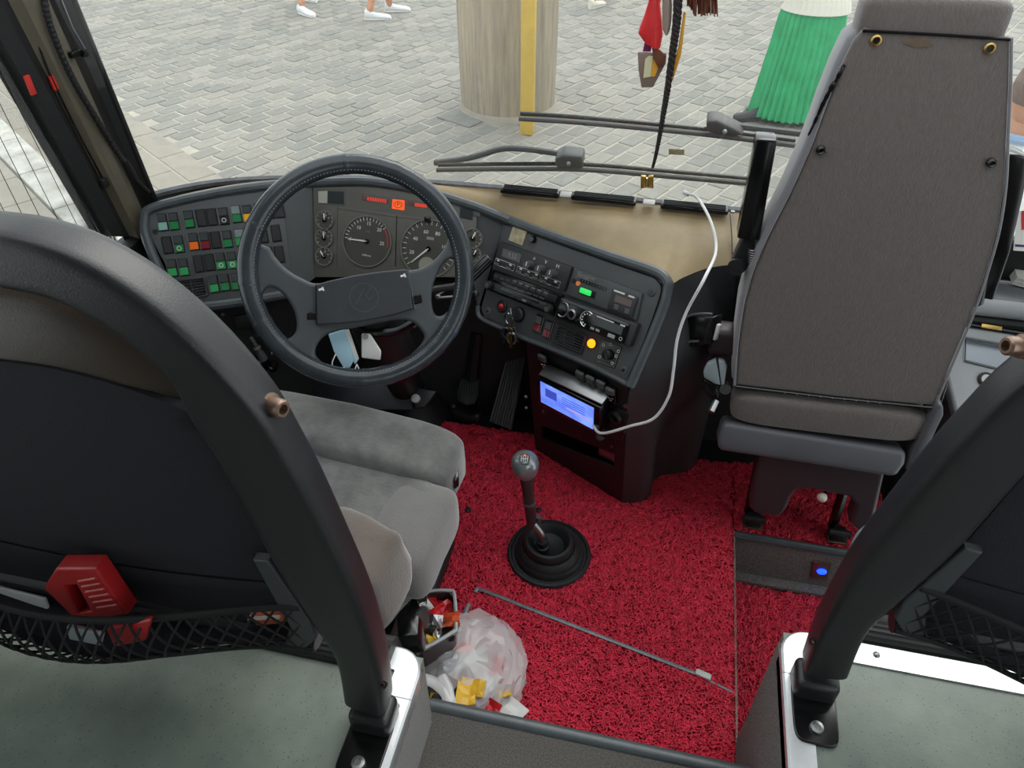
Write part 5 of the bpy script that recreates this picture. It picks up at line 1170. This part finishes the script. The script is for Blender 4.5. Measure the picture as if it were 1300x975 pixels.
SHL = thing('side_shelf', 'grey moulded shelf with rounded edge under the windscreen at right', 'shelf', (.95, 1.62, SFZ-.06))
yy = 1.565
mk('shelf_roll', tube([(.66, yy+.01, SFZ-.002), (1.17, yy+.01, SFZ-.002)], .024, 14), 'cab_grey', SHL)
mk('shelf_top', bev(slab(.66, 1.17, yy, 1.66, SFZ+.004, SFZ+.022), .006), 'cab_dark', SHL)
mk('shelf_gasket', tube([(.66, yy+.0, SFZ-.036), (1.17, yy, SFZ-.036)], .014, 10), 'black_rubber', SHL)
mk('shelf_tray', tube(cat([(.70, yy+.02, SFZ+.024), (.70, yy+.07, SFZ+.024), (.80, yy+.075, SFZ+.024)], 5), .004, 6), 'cab_grey', SHL)
mk('shelf_back', slab(.66, 1.17, 1.60, 1.66, SFZ-.3, SFZ+.004), 'cab_dark', SHL)
ST = Frame((.9, 1.60, SFZ+.024), (0, 0, 1), (1, 0, 0))
bk2 = thing('paper_stack', 'stack of white papers lying on the shelf at the right edge', 'papers', ST.pw(1310, 345))
for k in range(5): mk('sheet', prism([ST.w(*ST.px(x+k*.6, y), .002+k*.004) for x, y in ((1276, 336), (1280, 328), (1345, 322), (1360, 375), (1300, 366), (1284, 362))], V((0, 0, .0032))), 'white_print' if k % 2 == 0 else 'clip_white', bk2)
bl2 = thing('leaflet', 'white leaflet with red corner leaning at the right edge below the head', 'leaflet', ST.pw(1310, 322))
LF = Frame(oy(1300, 290, 1.60), (0, -1, .5))
mat('leaf_red', 'c22b3a', .5); mat('leaf_navy', '22305e', .5)
mk('sheet', fprism(LF, [(1292, 268), (1345, 262), (1340, 322), (1286, 318)], 0, .002), 'white_print', bl2)
mk('red_corner', fprism(LF, [(1296, 268), (1330, 264), (1328, 286), (1296, 292)], .002, .003), 'leaf_red', bl2); mk('navy_line', fprism(LF, [(1288, 310), (1342, 314), (1342, 316), (1288, 313)], .002, .003), 'leaf_navy', bl2)
# hand rail behind the right partition
HR = thing('hand_rail', 'pale curved grab rail behind the right partition post', 'rail', oz(1110, 760, ZS))
mk('tube', tube(cat([oy(1122, 668, 1.02), oy(1100, 680, 1.0), oy(1088, 705, .99), oy(1086, 740, .98), oy(1070, 790, .98), oy(1050, 850, .98)], 6), .016, 12), 'pale_plastic', HR)
mk('end_cap', ball(oy(1150, 800, .90), .014), 'chrome', HR)

# ================================================================== LITTER BIN AND PLASTIC BAG
TB = thing('litter_bin', 'small dark bin with pale rim full of wrappers beside driver seat', 'bin', oz(560, 780, .006))
z0 = .17; rimq = [oz(530, 762, z0), oz(545, 751, z0), oz(571, 750, z0), oz(577, 756, z0), oz(579, 795, z0), oz(574, 803, z0), oz(536, 824, z0), oz(522, 822, z0), oz(518, 800, z0)]
cb = sum(rimq, V())/len(rimq)
low = [V((cb.x + (p.x-cb.x)*.85, cb.y + (p.y-cb.y)*.85, .006)) for p in rimq]; inn_ = [V((cb.x + (p.x-cb.x)*.93, cb.y + (p.y-cb.y)*.93, p.z)) for p in rimq]; inl = [V((cb.x + (p.x-cb.x)*.8, cb.y + (p.y-cb.y)*.8, .02)) for p in rimq]
mk('body', rings([low, rimq, inn_, inl]), 'lever_sleeve', TB); mk('rim', tube(cat(rimq, 3, True), .004, 6, True), 'cab_grey', TB)
mat('wrap_red', 'c8202a', .35); mat('wrap_yellow', 'e0b030', .4); mat('wrap_white', 'd8d8d4', .4); mat('wrap_orange', 'd8552a', .4); mat('wrap_black', '1c1a1a', .4); mat('wrap_silver', 'b9bcc0', .25, .6)
def wrapper(c, sx, sy, sz, m, lab, grp, seed):
    r_ = random.Random(seed); Q = Matrix.Rotation(r_.uniform(0, 6.28), 3, 'Z') @ Matrix.Rotation(r_.uniform(-.6, .6), 3, 'X') @ Matrix.Rotation(r_.uniform(-.6, .6), 3, 'Y')
    rows = []
    for i in range(5):
        row = []
        for j in range(4):
            row.append(Q @ V(((i/4-.5)*sx, (j/3-.5)*sy, r_.uniform(-1, 1)*sz)) + V(c))
        rows.append(row)
    g = sgrid(rows); n = Q @ V((0, 0, .0015)); g2 = ([p-n for p in g[0]], [tuple(reversed(f)) for f in g[1]])
    return mk('wrapper', join(g, g2), m, None, label=lab, cat='wrapper', group=grp, smooth=False, fix=False)
WL = [(555, 765, 'wrap_red', 'red wrapper at the back of the bin'), (545, 778, 'wrap_white', 'white wrapper in the bin'), (562, 775, 'wrap_red', 'small red wrapper near the bin rim'), (568, 787, 'wrap_orange', 'long orange wrapper against the bin rim'), (540, 790, 'wrap_red', 'bright red wrapper at left of the bin'), (552, 798, 'wrap_silver', 'silver foil in the middle of the bin'), (541, 805, 'wrap_yellow', 'yellow wrapper at the front of the bin'), (532, 812, 'wrap_silver', 'silver foil at the front corner of the bin'), (560, 806, 'wrap_black', 'black wrapper at the front of the bin'), (571, 800, 'wrap_white', 'white scrap at the bin rim'), (536, 800, 'wrap_black', 'black scrap at left of the bin')]
for k, (x, y, m_, lab) in enumerate(WL):
    p = oz(x, y, .148 + .006*(k % 4)); wrapper(p, .055, .030, .007, m_, lab, 'wrappers in the bin', 40+k)
mk('bin_filling', ball(cb + V((0, 0, -.075)), .05, .055, .03), 'wrap_silver', TB, kind='stuff')
# plastic bag
PB = thing('plastic_bag', 'translucent white plastic bag of rubbish behind the aisle step', 'bag', oz(610, 900, .006))
m = bpy.data.materials.new('bag_plastic'); m.use_nodes = True; nt = m.node_tree; N = nt.nodes; L = nt.links; b = N['Principled BSDF']
b.inputs['Base Color'].default_value = (.93, .92, .92, 1); b.inputs['Roughness'].default_value = .12; b.inputs['Alpha'].default_value = .36; b.inputs['Coat Weight'].default_value = .4
MATS['bag_plastic'] = m
bo2 = [oz(x, y, .03) for x, y in ((530, 832), (560, 812), (583, 803), (610, 806), (634, 820), (650, 842), (660, 872), (668, 900), (674, 930))]
from mathutils import noise
c0 = V((-.272, .795, .01))
def bagpt(th, ph):
    cr = math.cos(ph); p = V((.130*math.cos(th)*cr**.55, .150*math.sin(th)*cr**.55, .090*math.sin(ph)))
    f = 1 + .10*noise.noise(p*14) + .12*abs(noise.noise(p*30)) + .05*abs(noise.noise(p*70)) - .05; return c0 + p*f
rs = []
for i in range(15):
    ph = math.pi/2*.97*i/14; rs.append([bagpt(2*math.pi*(k+.5*(i % 2))/46, ph) for k in range(46)])
mk('film', rings(rs, True, True), 'bag_plastic', PB, ang=14)
# handle loops of the bag in front
mk('handle', tube(cat([oz(532, 860, .14), oz(550, 866, .13), oz(566, 880, .13), oz(574, 898, .13)], 5), .012, 8, flat=.3), 'bag_plastic', PB)
mk('handle', tube(cat([oz(560, 858, .13), oz(568, 872, .13), oz(572, 890, .13)], 5), .010, 8, flat=.3), 'bag_plastic', PB)
BL2 = [(592, 880, 0.108, 'wrap_yellow', 'yellow packet showing on top of the plastic bag', .055, .04), (600, 872, 0.102, 'wrap_yellow', 'second yellow packet half hidden in the bag', .05, .035), (583, 880, 0.102, 'wrap_black', 'black scrap beside the yellow packet in the bag', .03, .03), (548, 878, 0.108, 'wrap_black', 'black packet at the left side of the bag', .05, .035), (541, 882, 0.108, 'wrap_yellow', 'yellow scrap at the left side of the bag', .03, .03), (622, 905, 0.074, 'wrap_red', 'red packet inside the bag near the step', .05, .03), (632, 850, 0.062, 'wrap_red', 'red wrapper inside the right side of the bag', .05, .03), (590, 820, 0.062, 'wrap_red', 'red wrapper inside the far side of the bag', .05, .03), (605, 835, 0.068, 'wrap_white', 'white wrapper inside the far side of the bag', .06, .05), (575, 840, 0.068, 'wrap_silver', 'silver foil inside the far side of the bag', .06, .04), (615, 870, 0.068, 'wrap_white', 'white paper inside the middle of the bag', .07, .05), (640, 880, 0.062, 'wrap_yellow', 'yellow scrap inside the right of the bag', .03, .02), (650, 900, 0.050, 'wrap_white', 'white paper inside the bag near the mat', .06, .04)]
for k, (x, y, z, m_, lab, a, b_) in enumerate(BL2): wrapper(oz(x, y, z), a, b_, .004, m_, lab, 'rubbish in the plastic bag', 80+k)
# ================================================================== WIPERS outside the windscreen
WS = Frame((0, 1.68, ZB), (0, -1, -.22))
def wiper(name, lab, blade, arm, conn):
    t = thing(name, lab, 'wiper', WS.pw(*blade[-1], -.03), 'windscreen wipers')
    n_ = len(blade)
    mk('blade', tube(cat([WS.pw(*p, -.02) for p in blade], 5), .0075, 8, flat=.7), 'black_rubber', t)
    mk('blade_frame', tube(cat([WS.pw(x, y-2, -.034) for x, y in blade], 5), .0052, 8), 'gloss_black', t)
    mk('spoiler', tube(cat([WS.pw(x, y+2.5, -.026) for x, y in blade[1:]], 5), .0035, 6), 'lip_vinyl', t)
    mk('arm', tube(cat([WS.pw(*p, -.05) for p in arm], 5), .0075, 8), 'black_plastic', t)
    mk('connector', bev(fprism(WS, conn, -.062, -.018, .006), .001), 'black_plastic', t)
    c = (sum(p[0] for p in conn)/len(conn), sum(p[1] for p in conn)/len(conn))
    mk('connector_bolt', ball(WS.pw(c[0]+2, c[1], -.012), .005), 'steel', t)
wiper('windscreen_wiper', 'lower black windscreen wiper lying along the base of the glass', [(552, 222), (640, 221), (740, 222), (850, 231), (960, 241)], [(545, 222), (590, 216), (630, 205), (660, 205), (705, 211), (722, 214)], [(702, 208), (712, 203), (738, 206), (738, 222), (704, 219)])
wiper('windscreen_wiper', 'upper black windscreen wiper crossing in front of the yellow post', [(657, 157), (720, 161), (800, 168), (900, 178), (1010, 192)], [(925, 176), (960, 180), (1010, 186), (1060, 192)], [(896, 160), (910, 160), (935, 172), (945, 178), (925, 183), (896, 174)])
# clip and sticker on the glass
t = thing('brass_clip', 'small brass clip on the windscreen above the dash', 'clip', WS.pw(822, 236, .006))
for s_ in (-1, 1): mk('half', bev(fprism(WS, [(822+s_*1, 221), (822+s_*8, 220), (822+s_*8, 236), (822+s_*1, 235)], .003, .012, .002), .001), 'brass', t)
mk('pin', cyl(WS.pw(822, 222, .012), WS.pw(822, 234, .012), .002, 6), 'chrome', t)
mk('glass_sticker', fprism(WS, [(849, 188), (869, 189), (869, 196), (849, 195)], .002, .003), 'sticker', cat='sticker', label='small faded sticker stuck on the windscreen below the upper wiper')
# ================================================================== HANGING ORNAMENTS
OF = Frame((0, 1.46, 1.0), (0, -1, 0))
mat('sheer_red', 'd8262a', .5, var=.15, vs=40); mat('tag_brown', '8d7a70', .4); mat('feather', 'a19488', .8); mat('cord_dark', '2b2123', .7, var=.5, vs=300); mat('amber_tag', 'e8a93a', .35); mat('fringe_brown', '6e3f2c', .7); mat('plum', '7a1f55', .5); mat('cream_tag', 'ddd8b0', .4)
Z5 = lambda x, y: (780 + x/8.125, y/8.125)
def hung(name, lab, catg, pix): return thing(name, lab, catg, OF.pw(*pix))
t = hung('red_pouch', 'translucent red gauze pouch hanging in the windscreen', 'pouch', Z5(380, 480))
def oloft(secs, h, dep):  # secs: (left px, right px, y)
    rs = []
    for (xl, xr, y, *k) in secs:
        a, b_ = OF.pw(*Z5(xl, y), h), OF.pw(*Z5(xr, k[0] if k else y), h); c = (a+b_)/2; r_ = (b_-a)/2
        rs.append([c + r_*math.cos(2*math.pi*j/16) + V((0, dep*math.sin(2*math.pi*j/16)*(1+.25*math.sin(5*j)), 0)) for j in range(16)])
    return rings(rs)
mk('gauze', oloft([(370, 480, -60), (350, 470, 20), (310, 485, 150), (262, 495, 270), (245, 500, 340, 360), (320, 472, 440, 495)], 0, .014), 'sheer_red', t)
mk('knot', ball(OF.pw(*Z5(420, 5)), .010), 'sheer_red', t)
t = hung('perfume_tag', 'brown tag with cream and orange label hanging from the pouch', 'tag', Z5(350, 890))
mk('tag', bev(fprism(OF, [Z5(*p) for p in ((240, 530), (390, 545), (540, 540), (530, 650), (400, 895), (280, 900), (250, 720))], -.004, .004, .002), .0005), 'tag_brown', t)
mk('label', fprism(OF, [Z5(*p) for p in ((320, 600), (360, 565), (400, 570), (375, 780), (300, 795))], .004, .006), 'cream_tag', t)
mk('label', fprism(OF, [Z5(*p) for p in ((402, 590), (460, 630), (450, 700), (420, 780), (376, 780))], .004, .006), 'amber_tag', t)
mk('ribbon', fprism(OF, [Z5(*p) for p in ((315, 430), (390, 460), (375, 530), (293, 525))], -.003, .003), 'plum', t)
mk('leaf', bev(fprism(OF, [Z5(*p) for p in ((390, 470), (470, 500), (535, 560), (500, 680), (460, 685), (405, 590))], .005, .010, .001), .0003), 'fringe_brown', t)
t = hung('feather', 'pale grey feather hanging between pouch and dark cord', 'feather', Z5(540, 360)); mk('vane', oloft([(500, 590, -60), (495, 595, 60), (495, 590, 200), (500, 575, 300), (530, 550, 355)], .004, .004), 'feather', t)
t = hung('braided_cord', 'long dark braided cord dangling down to the dash', 'cord', (829, 208))
pts = [OF.pw(*p, .012) for p in ((862, -30), (860, 20), (855, 60), (848, 110), (843, 140), (838, 170), (833, 195), (829, 210))]; pc = cat(pts, 16)
for ph in (0, 2.1, 4.2):
    mk('strand', tube([p + V((.0042*(1-.6*i/len(pc))*math.cos(i*.9+ph), .0042*(1-.6*i/len(pc))*math.sin(i*.9+ph), 0)) for i, p in enumerate(pc)], [.0052*(1-.72*i/len(pc)) for i in range(len(pc))], 6), 'cord_dark', t)
t = hung('amber_tag', 'narrow amber yellow leaf pendant beside the dark cord', 'pendant', Z5(620, 830)); mk('blade', bev(fprism(OF, [Z5(*p) for p in ((715, 110), (740, 130), (715, 360), (690, 560), (640, 720), (598, 840), (600, 690), (660, 480))], -.003, .003, .001), .0003), 'amber_tag', t)
t = hung('brown_tassel', 'brown thread tassel at the top edge of the windscreen', 'tassel', Z5(900, 160)); rg_ = random.Random(5); th = []
for k in range(46):
    x0 = 750 + k*6.8; y1 = 60 + 100*min(1, (x0-740)/110) - rg_.uniform(0, 30); th.append(tube([OF.pw(*Z5(x0*.4+880*.6*1, -200), rg_.uniform(-.01, .01)), OF.pw(*Z5(x0+rg_.uniform(-8, 8), -20), rg_.uniform(-.012, .012)), OF.pw(*Z5(x0+rg_.uniform(-12, 12), y1), rg_.uniform(-.012, .012))], .0012, 4))
mk('threads', join(*th), 'fringe_brown', t, kind='stuff')
mk('cap', ball(OF.pw(*Z5(880, -210)), .014), 'cord_dark', t)

# ================================================================== PEOPLE on the street
mat('skin', 'c08a6c', .55, var=.06, vs=20); mat('skin_pale', 'd9b096', .55); mat('hair_short', '5c4a42', .8, bump=.6, bs=200, c2='7a675c', vs=40); mat('hair_dark', '2a201c', .6)
mat('trouser_navy', '2e3440', .8); mat('trouser_grey', '6c6c6e', .8); mat('shirt_white', 'e4e4e2', .8, var=.04); mat('shirt_blue', '8aa3c0', .8); mat('shoe_white', 'd8d8d8', .5); mat('shoe_dark', '2c2b2e', .6); mat('blouse', 'cfccc0', .8, bump=.3, bs=90); mat('top_teal', '4b7f86', .8)
def skin(chains, nm):
    """one continuous body surface from joint chains: list of [(point, radius)...], first chain holds the root"""
    bm_v, bm_e, rad = [], [], []; key_ = {}
    def vid(p, r):
        k = tuple(round(c, 4) for c in p)
        if k not in key_: key_[k] = len(bm_v); bm_v.append(p); rad.append(r)
        return key_[k]
    for ch in chains:
        ids = [vid(p, r) for p, r in ch]; bm_e += [(a, b_) for a, b_ in zip(ids, ids[1:])]
    me = bpy.data.meshes.new('tmp'); me.from_pydata([tuple(p) for p in bm_v], bm_e, []); o = bpy.data.objects.new('tmp', me); col.objects.link(o)
    md = o.modifiers.new('s', 'SKIN'); 
    for i, r in enumerate(rad):
        sv = me.skin_vertices[0].data[i]; sv.radius = (r, r) if not isinstance(r, tuple) else r; sv.use_root = (i == 0)
    s2 = o.modifiers.new('d', 'SUBSURF'); s2.levels = 2; s2.render_levels = 2
    bpy.context.view_layer.update(); e = o.evaluated_get(bpy.context.evaluated_depsgraph_get()); m2 = bpy.data.meshes.new_from_object(e)
    g = ([v.co.copy() for v in m2.vertices], [tuple(p.vertices) for p in m2.polygons]); bpy.data.objects.remove(o); bpy.data.meshes.remove(me); bpy.data.meshes.remove(m2); return g
def shoe(p, d, L_=.35, m='shoe_white', par=None, lift=0, tilt=0):
    d = V((d[0], d[1], 0)).normalized(); s = V((-d.y, d.x, 0)); z = V((0, 0, 1)); p = V(p); dd = (d*math.cos(tilt) + z*math.sin(tilt)); zz = s.cross(dd)*-1 if False else dd.cross(s)*-1
    zz = zz if zz.z > 0 else -zz; rs = []
    for t_, w_, h_ in ((0, .026, .05), (.03, .042, .12), (.10, .047, .135), (.22, .046, .115), (.40, .050, .09), (.65, .056, .075), (.85, .054, .065), (.96, .038, .05), (1, .014, .03)):
        c = p - dd*.07 + dd*(t_*L_); rs.append([c + s*(w_*math.cos(2*math.pi*k/12)) + zz*(h_/2 + h_/2*math.sin(2*math.pi*k/12)) for k in range(12)])
    o = mk('shoe', rings(rs), m, par)
    mk('sole', bev(prism([p - dd*.075 + dd*(t_*L_) + s*w_ for t_, w_ in ((0, .02), (.1, .036), (.4, .040), (.65, .047), (.9, .043), (1.02, .015))] + [p - dd*.075 + dd*(t_*L_) - s*w_ for t_, w_ in ((1.02, .015), (.9, .043), (.65, .047), (.4, .040), (.1, .036), (0, .02))], zz*.022), .004), 'shirt_white' if m == 'shoe_white' else m, o)
    return o
def person(lab, fl, fr_, d, H=1.72, top='shirt_blue', leg='trouser_grey', shoes='shoe_white', hair='hair_dark', skinm='skin', tl=0, tr=0, ankle=.14):
    """standing or striding figure; fl, fr_: ground points of the feet"""
    fl, fr_ = V(fl), V(fr_); d = V((d[0], d[1], 0)).normalized(); s = V((d.y, -d.x, 0)); c = (fl+fr_)/2; g0 = ZG; k = H/1.72
    t = thing('person', lab, 'person', (c.x, c.y, g0)); P = lambda f, r_, z: V((c.x, c.y, g0)) + d*f*k + s*r_*k + V((0, 0, z*k))
    pel = P(0, 0, .93); ch = [[(pel, .13), (P(0, 0, 1.10), .12), (P(.01, 0, 1.28), (.15, .12)), (P(0, 0, 1.41), (.11, .09)), (P(.01, 0, 1.50), .052)]]
    for sg, f in ((-1, fl), (1, fr_)):
        ank = V((f.x, f.y, f.z+.09)); hip = P(0, sg*.09, .90); kn = hip.lerp(ank, .5) + d*.05
        ch.append([(pel, .13), (hip, .088), (kn, .058), (ank.lerp(kn, .25), .05), (ank, .042)])
        sh_ = P(0, sg*.17, 1.40); el = P(-.04, sg*.23, 1.12); wr = P(.06, sg*.24, .88)
        ch.append([(P(0, 0, 1.41), (.11, .09)), (sh_, .055), (el, .042), (wr, .032)])
    b_ = mk('body', skin(ch, 'body'), top, t)
    # trousers: from the waist to above the ankles, same pose, slightly larger
    ch2 = [[(P(0, 0, .99), .142), (pel, .145)]]
    for sg, f in ((-1, fl), (1, fr_)):
        ank = V((f.x, f.y, f.z+.09)); hip = P(0, sg*.09, .90); kn = hip.lerp(ank, .5) + d*.05
        ch2.append([(pel, .145), (hip, .102), (kn, .072), (ank.lerp(kn, ankle*2.2), .064)])
        mk('ankle', tube([ank + V((0, 0, -.03)), ank.lerp(kn, .5)], [.040, .052], 10), skinm, t)
    mk('trousers', skin(ch2, 'trousers'), leg, t)
    if top.startswith('skin'): mk('shirt', skin([[(P(0, 0, .93), .152), (P(0, 0, 1.10), .14), (P(.01, 0, 1.28), (.165, .135)), (P(0, 0, 1.42), (.12, .10))]] + [[(P(0, 0, 1.42), (.12, .10)), (P(0, sg*.17, 1.40), .066), (P(-.03, sg*.215, 1.22), .058)] for sg in (-1, 1)], 'shirt'), 'top_teal' if leg == 'trouser_navy' else 'shirt_blue', t)
    head(t, P(.03, 0, 1.61), d, .118*k, skinm, hair, P(.005, 0, 1.46))
    for sg in (-1, 1): hand(t, P(.06, sg*.24, .88), d, s*sg, skinm)
    shoe(fl, d, m=shoes, par=t, tilt=tl); shoe(fr_, d, m=shoes, par=t, tilt=tr); return t
def head(t, c, d, r_, skinm, hairm, neck, hair_full=True):
    c = V(c); d = V(d).normalized(); s = V((d.y, -d.x, 0)); z = V((0, 0, 1))
    def f(x, y, q): # x side, y front, q up
        if q < 0: x *= 1 - .28*q*q; y = y*(1-.10*q*q) + .05*-q
        if y > .6: x *= .95
        return x, y, q
    hd = mk('head', join(sq(c, (r_*1.36, r_*1.72, r_*2.1), (s, d, z), .92, 28, 20, f), tube([V(neck) - z*.03, V(neck).lerp(c, .5), c - z*r_*.5], [r_*.58, r_*.52, r_*.5], 14)), skinm, t)
    for sg in (-1, 1):
        mk('ear', sq(c + s*(sg*r_*.70) - d*(r_*.08) - z*(r_*.06), (r_*.14, r_*.34, r_*.56), (s, d, z), .8, 12, 8), skinm, hd)
        mk('eye', ball(c + s*(sg*r_*.27) + d*(r_*.74) + z*(r_*.06), r_*.10), 'white_print', hd); mk('iris', ball(c + s*(sg*r_*.27) + d*(r_*.82) + z*(r_*.06), r_*.05), 'gloss_black', hd)
        mk('brow', tube([c + s*(sg*r_*.14) + d*(r_*.80) + z*(r_*.26), c + s*(sg*r_*.42) + d*(r_*.72) + z*(r_*.27)], r_*.04, 6), hairm, hd)
    mk('nose', tube([c + d*(r_*.80) + z*(r_*.10), c + d*(r_*.98) - z*(r_*.22), c + d*(r_*.84) - z*(r_*.30)], [r_*.08, r_*.13, r_*.08], 8), skinm, hd)
    mk('mouth', tube([c + s*(-r_*.22) + d*(r_*.76) - z*(r_*.52), c + d*(r_*.86) - z*(r_*.52), c + s*(r_*.22) + d*(r_*.76) - z*(r_*.52)], r_*.045, 6), 'plum' if False else 'red_print', hd)
    mk('hair', sq(c + z*(r_*.16) - d*(r_*.10), (r_*1.44, r_*1.72, r_*1.90), (s, d, z), .95, 28, 20, lambda x, y, q: (x, y if y < .3 else .3 + (y-.3)*.75, max(q, -.35 if y < -.2 else .12 + .25*max(0, y)))), hairm, t)
def hand(t, w_, d, out, m):
    w_ = V(w_); d = V(d); dn = V((0, 0, -1)); ch = [[(w_ + dn*.01, .026), (w_ + dn*.05, (.030, .020)), (w_ + dn*.085, (.032, .017))]]
    g = [skin(ch, 'palm')]
    for k in range(4):
        o = w_ + dn*.08 + d*((k-1.5)*.017); L_ = (.060, .072, .068, .052)[k]; cv = -V(out)*.25
        g.append(tube([o, o + (dn + cv*.4)*L_*.45, o + (dn + cv)*L_*.75, o + (dn*.85 + cv*1.6)*L_], [.0088, .0084, .0078, .006], 8))
    o = w_ + dn*.035 + d*.026; g.append(tube([o, o + d*.022 + dn*.02, o + d*.03 + dn*.048], [.010, .009, .007], 8))
    mk('hand', join(*g), m, t)
fA = oz(384, 18, ZG); vdir = (.75, -.65)
person('walker in white trainers at the top edge, leftmost of the feet', fA, fA + V((-.30, .75, .0)), (.85, -.5), leg='trouser_navy', top='skin', ankle=.4)
fB1, fB2 = oz(470, 25, ZG), oz(487, 17, ZG)
person('walker in chunky white trainers at the top edge left of the column', fB1, fB2 + V((.06, .10, 0)), (.80, .25), leg='trouser_grey', top='skin', ankle=.4)
fC = oz(752, 11, ZG)
person('walker in beige shoes at the top edge right of the column', fC, fC + V((.16, .75, 0)), (.45, .8), leg='trouser_grey', top='skin_pale', shoes='blouse', ankle=.4)
# woman in a long green pleated skirt
wc_ = oz(992, 150, ZG); yw = wc_.y
W = thing('person', 'person in a long green pleated skirt and white blouse near the guide seat', 'person', (wc_.x, yw, ZG))
mat('green_skirt', '35b379', .6, c2='26965f', vs=6)
rs = []
NP = 34
def skirt_ring(cx, cy, z, rx, ry, amp):
    return [V((cx + (rx + amp*(1 if k % 2 else -1))*math.cos(2*math.pi*k/(2*NP)), cy + (ry + amp*(1 if k % 2 else -1))*math.sin(2*math.pi*k/(2*NP)), z)) for k in range(2*NP)]
for x0, x1, y, am in ((942, 1046, 160, .024), (950, 1050, 148, .022), (962, 1056, 110, .018), (978, 1068, 60, .015), (990, 1074, 20, .012), (1000, 1076, 0, .010), (1010, 1074, -20, .005)):
    a, b_ = oy(x0, y, yw), oy(x1, y, yw); rs.append(skirt_ring((a.x+b_.x)/2, yw, max(ZG+.05, (a.z+b_.z)/2), (b_.x-a.x)/2, (b_.x-a.x)/2*.72, am))
mk('skirt', rings(rs), 'green_skirt', W, smooth=False)
wt = rs[-1]; cw = sum(wt, V())/len(wt); ZT = cw.z
# torso, arms and head: one continuous blouse-covered body above the skirt
ch = [[(V((cw.x, cw.y, ZT-.02)), .15), (V((cw.x+.01, cw.y, ZT+.16)), .13), (V((cw.x+.02, cw.y, ZT+.34)), .14), (V((cw.x+.02, cw.y, ZT+.46)), .10), (V((cw.x+.02, cw.y-.01, ZT+.55)), .05)]]
for sg in (-1, 1): ch.append([(V((cw.x+.02, cw.y, ZT+.46)), .10), (V((cw.x+.02, cw.y+sg*.17, ZT+.44)), .055), (V((cw.x-.04, cw.y+sg*.21, ZT+.18)), .045), (V((cw.x-.20, cw.y+sg*.16, ZT+.22)), .033)])
mk('body', skin(ch, 'body'), 'blouse', W)
bh = []
for x0, x1, y in ((1012, 1072, -34), (1001, 1080, -10), (996, 1081, 4), (991, 1081, 12), (994, 1078, 13)):
    a, b_ = oy(x0, y, yw), oy(x1, y, yw); bh.append(skirt_ring((a.x+b_.x)/2, yw, (a.z+b_.z)/2, (b_.x-a.x)/2, (b_.x-a.x)/2*.80, .004))
mk('blouse_hem', rings(bh, True, False), 'blouse', W)
head(W, V((cw.x+.0, cw.y, ZT+.67)), (-1, -.2, 0), .115, 'skin_pale', 'hair_dark', V((cw.x+.02, cw.y-.01, ZT+.54)))
for sg in (-1, 1): hand(W, V((cw.x-.20, cw.y+sg*.16, ZT+.22)), (-1, 0, 0), V((0, sg, 0)), 'skin_pale')
f1, f2 = oz(948, 158, ZG), oz(968, 168, ZG)
for f in (oz(954, 153, ZG), oz(992, 150, ZG)):
    shoe(f, (-1, -.15), .25, 'shoe_dark', W); mk('ankle', tube([f + V((.01, 0, .05)), f + V((.09, .05, .13))], [.034, .038], 10), 'skin_pale', W)
# man standing just outside the windscreen at the right edge
hc = CAM + ray(1318, 122)*2.63
fm = V((hc.x, hc.y, ZG))
M = person('man with short hair in a white shirt seen at the right edge', fm + V((-.1, .02, 0)), fm + V((.1, -.02, 0)), (.5, .85), H=(hc.z - ZG)/1.61*1.72, top='shirt_white', leg='trouser_navy', hair='hair_short')
mk('collar', tube([fm + V((.075*math.cos(a), .07*math.sin(a), (hc.z-ZG)*1.485/1.61)) for a in [2*math.pi*k/20 for k in range(20)]], .016, 8, True), 'shirt_blue', M)
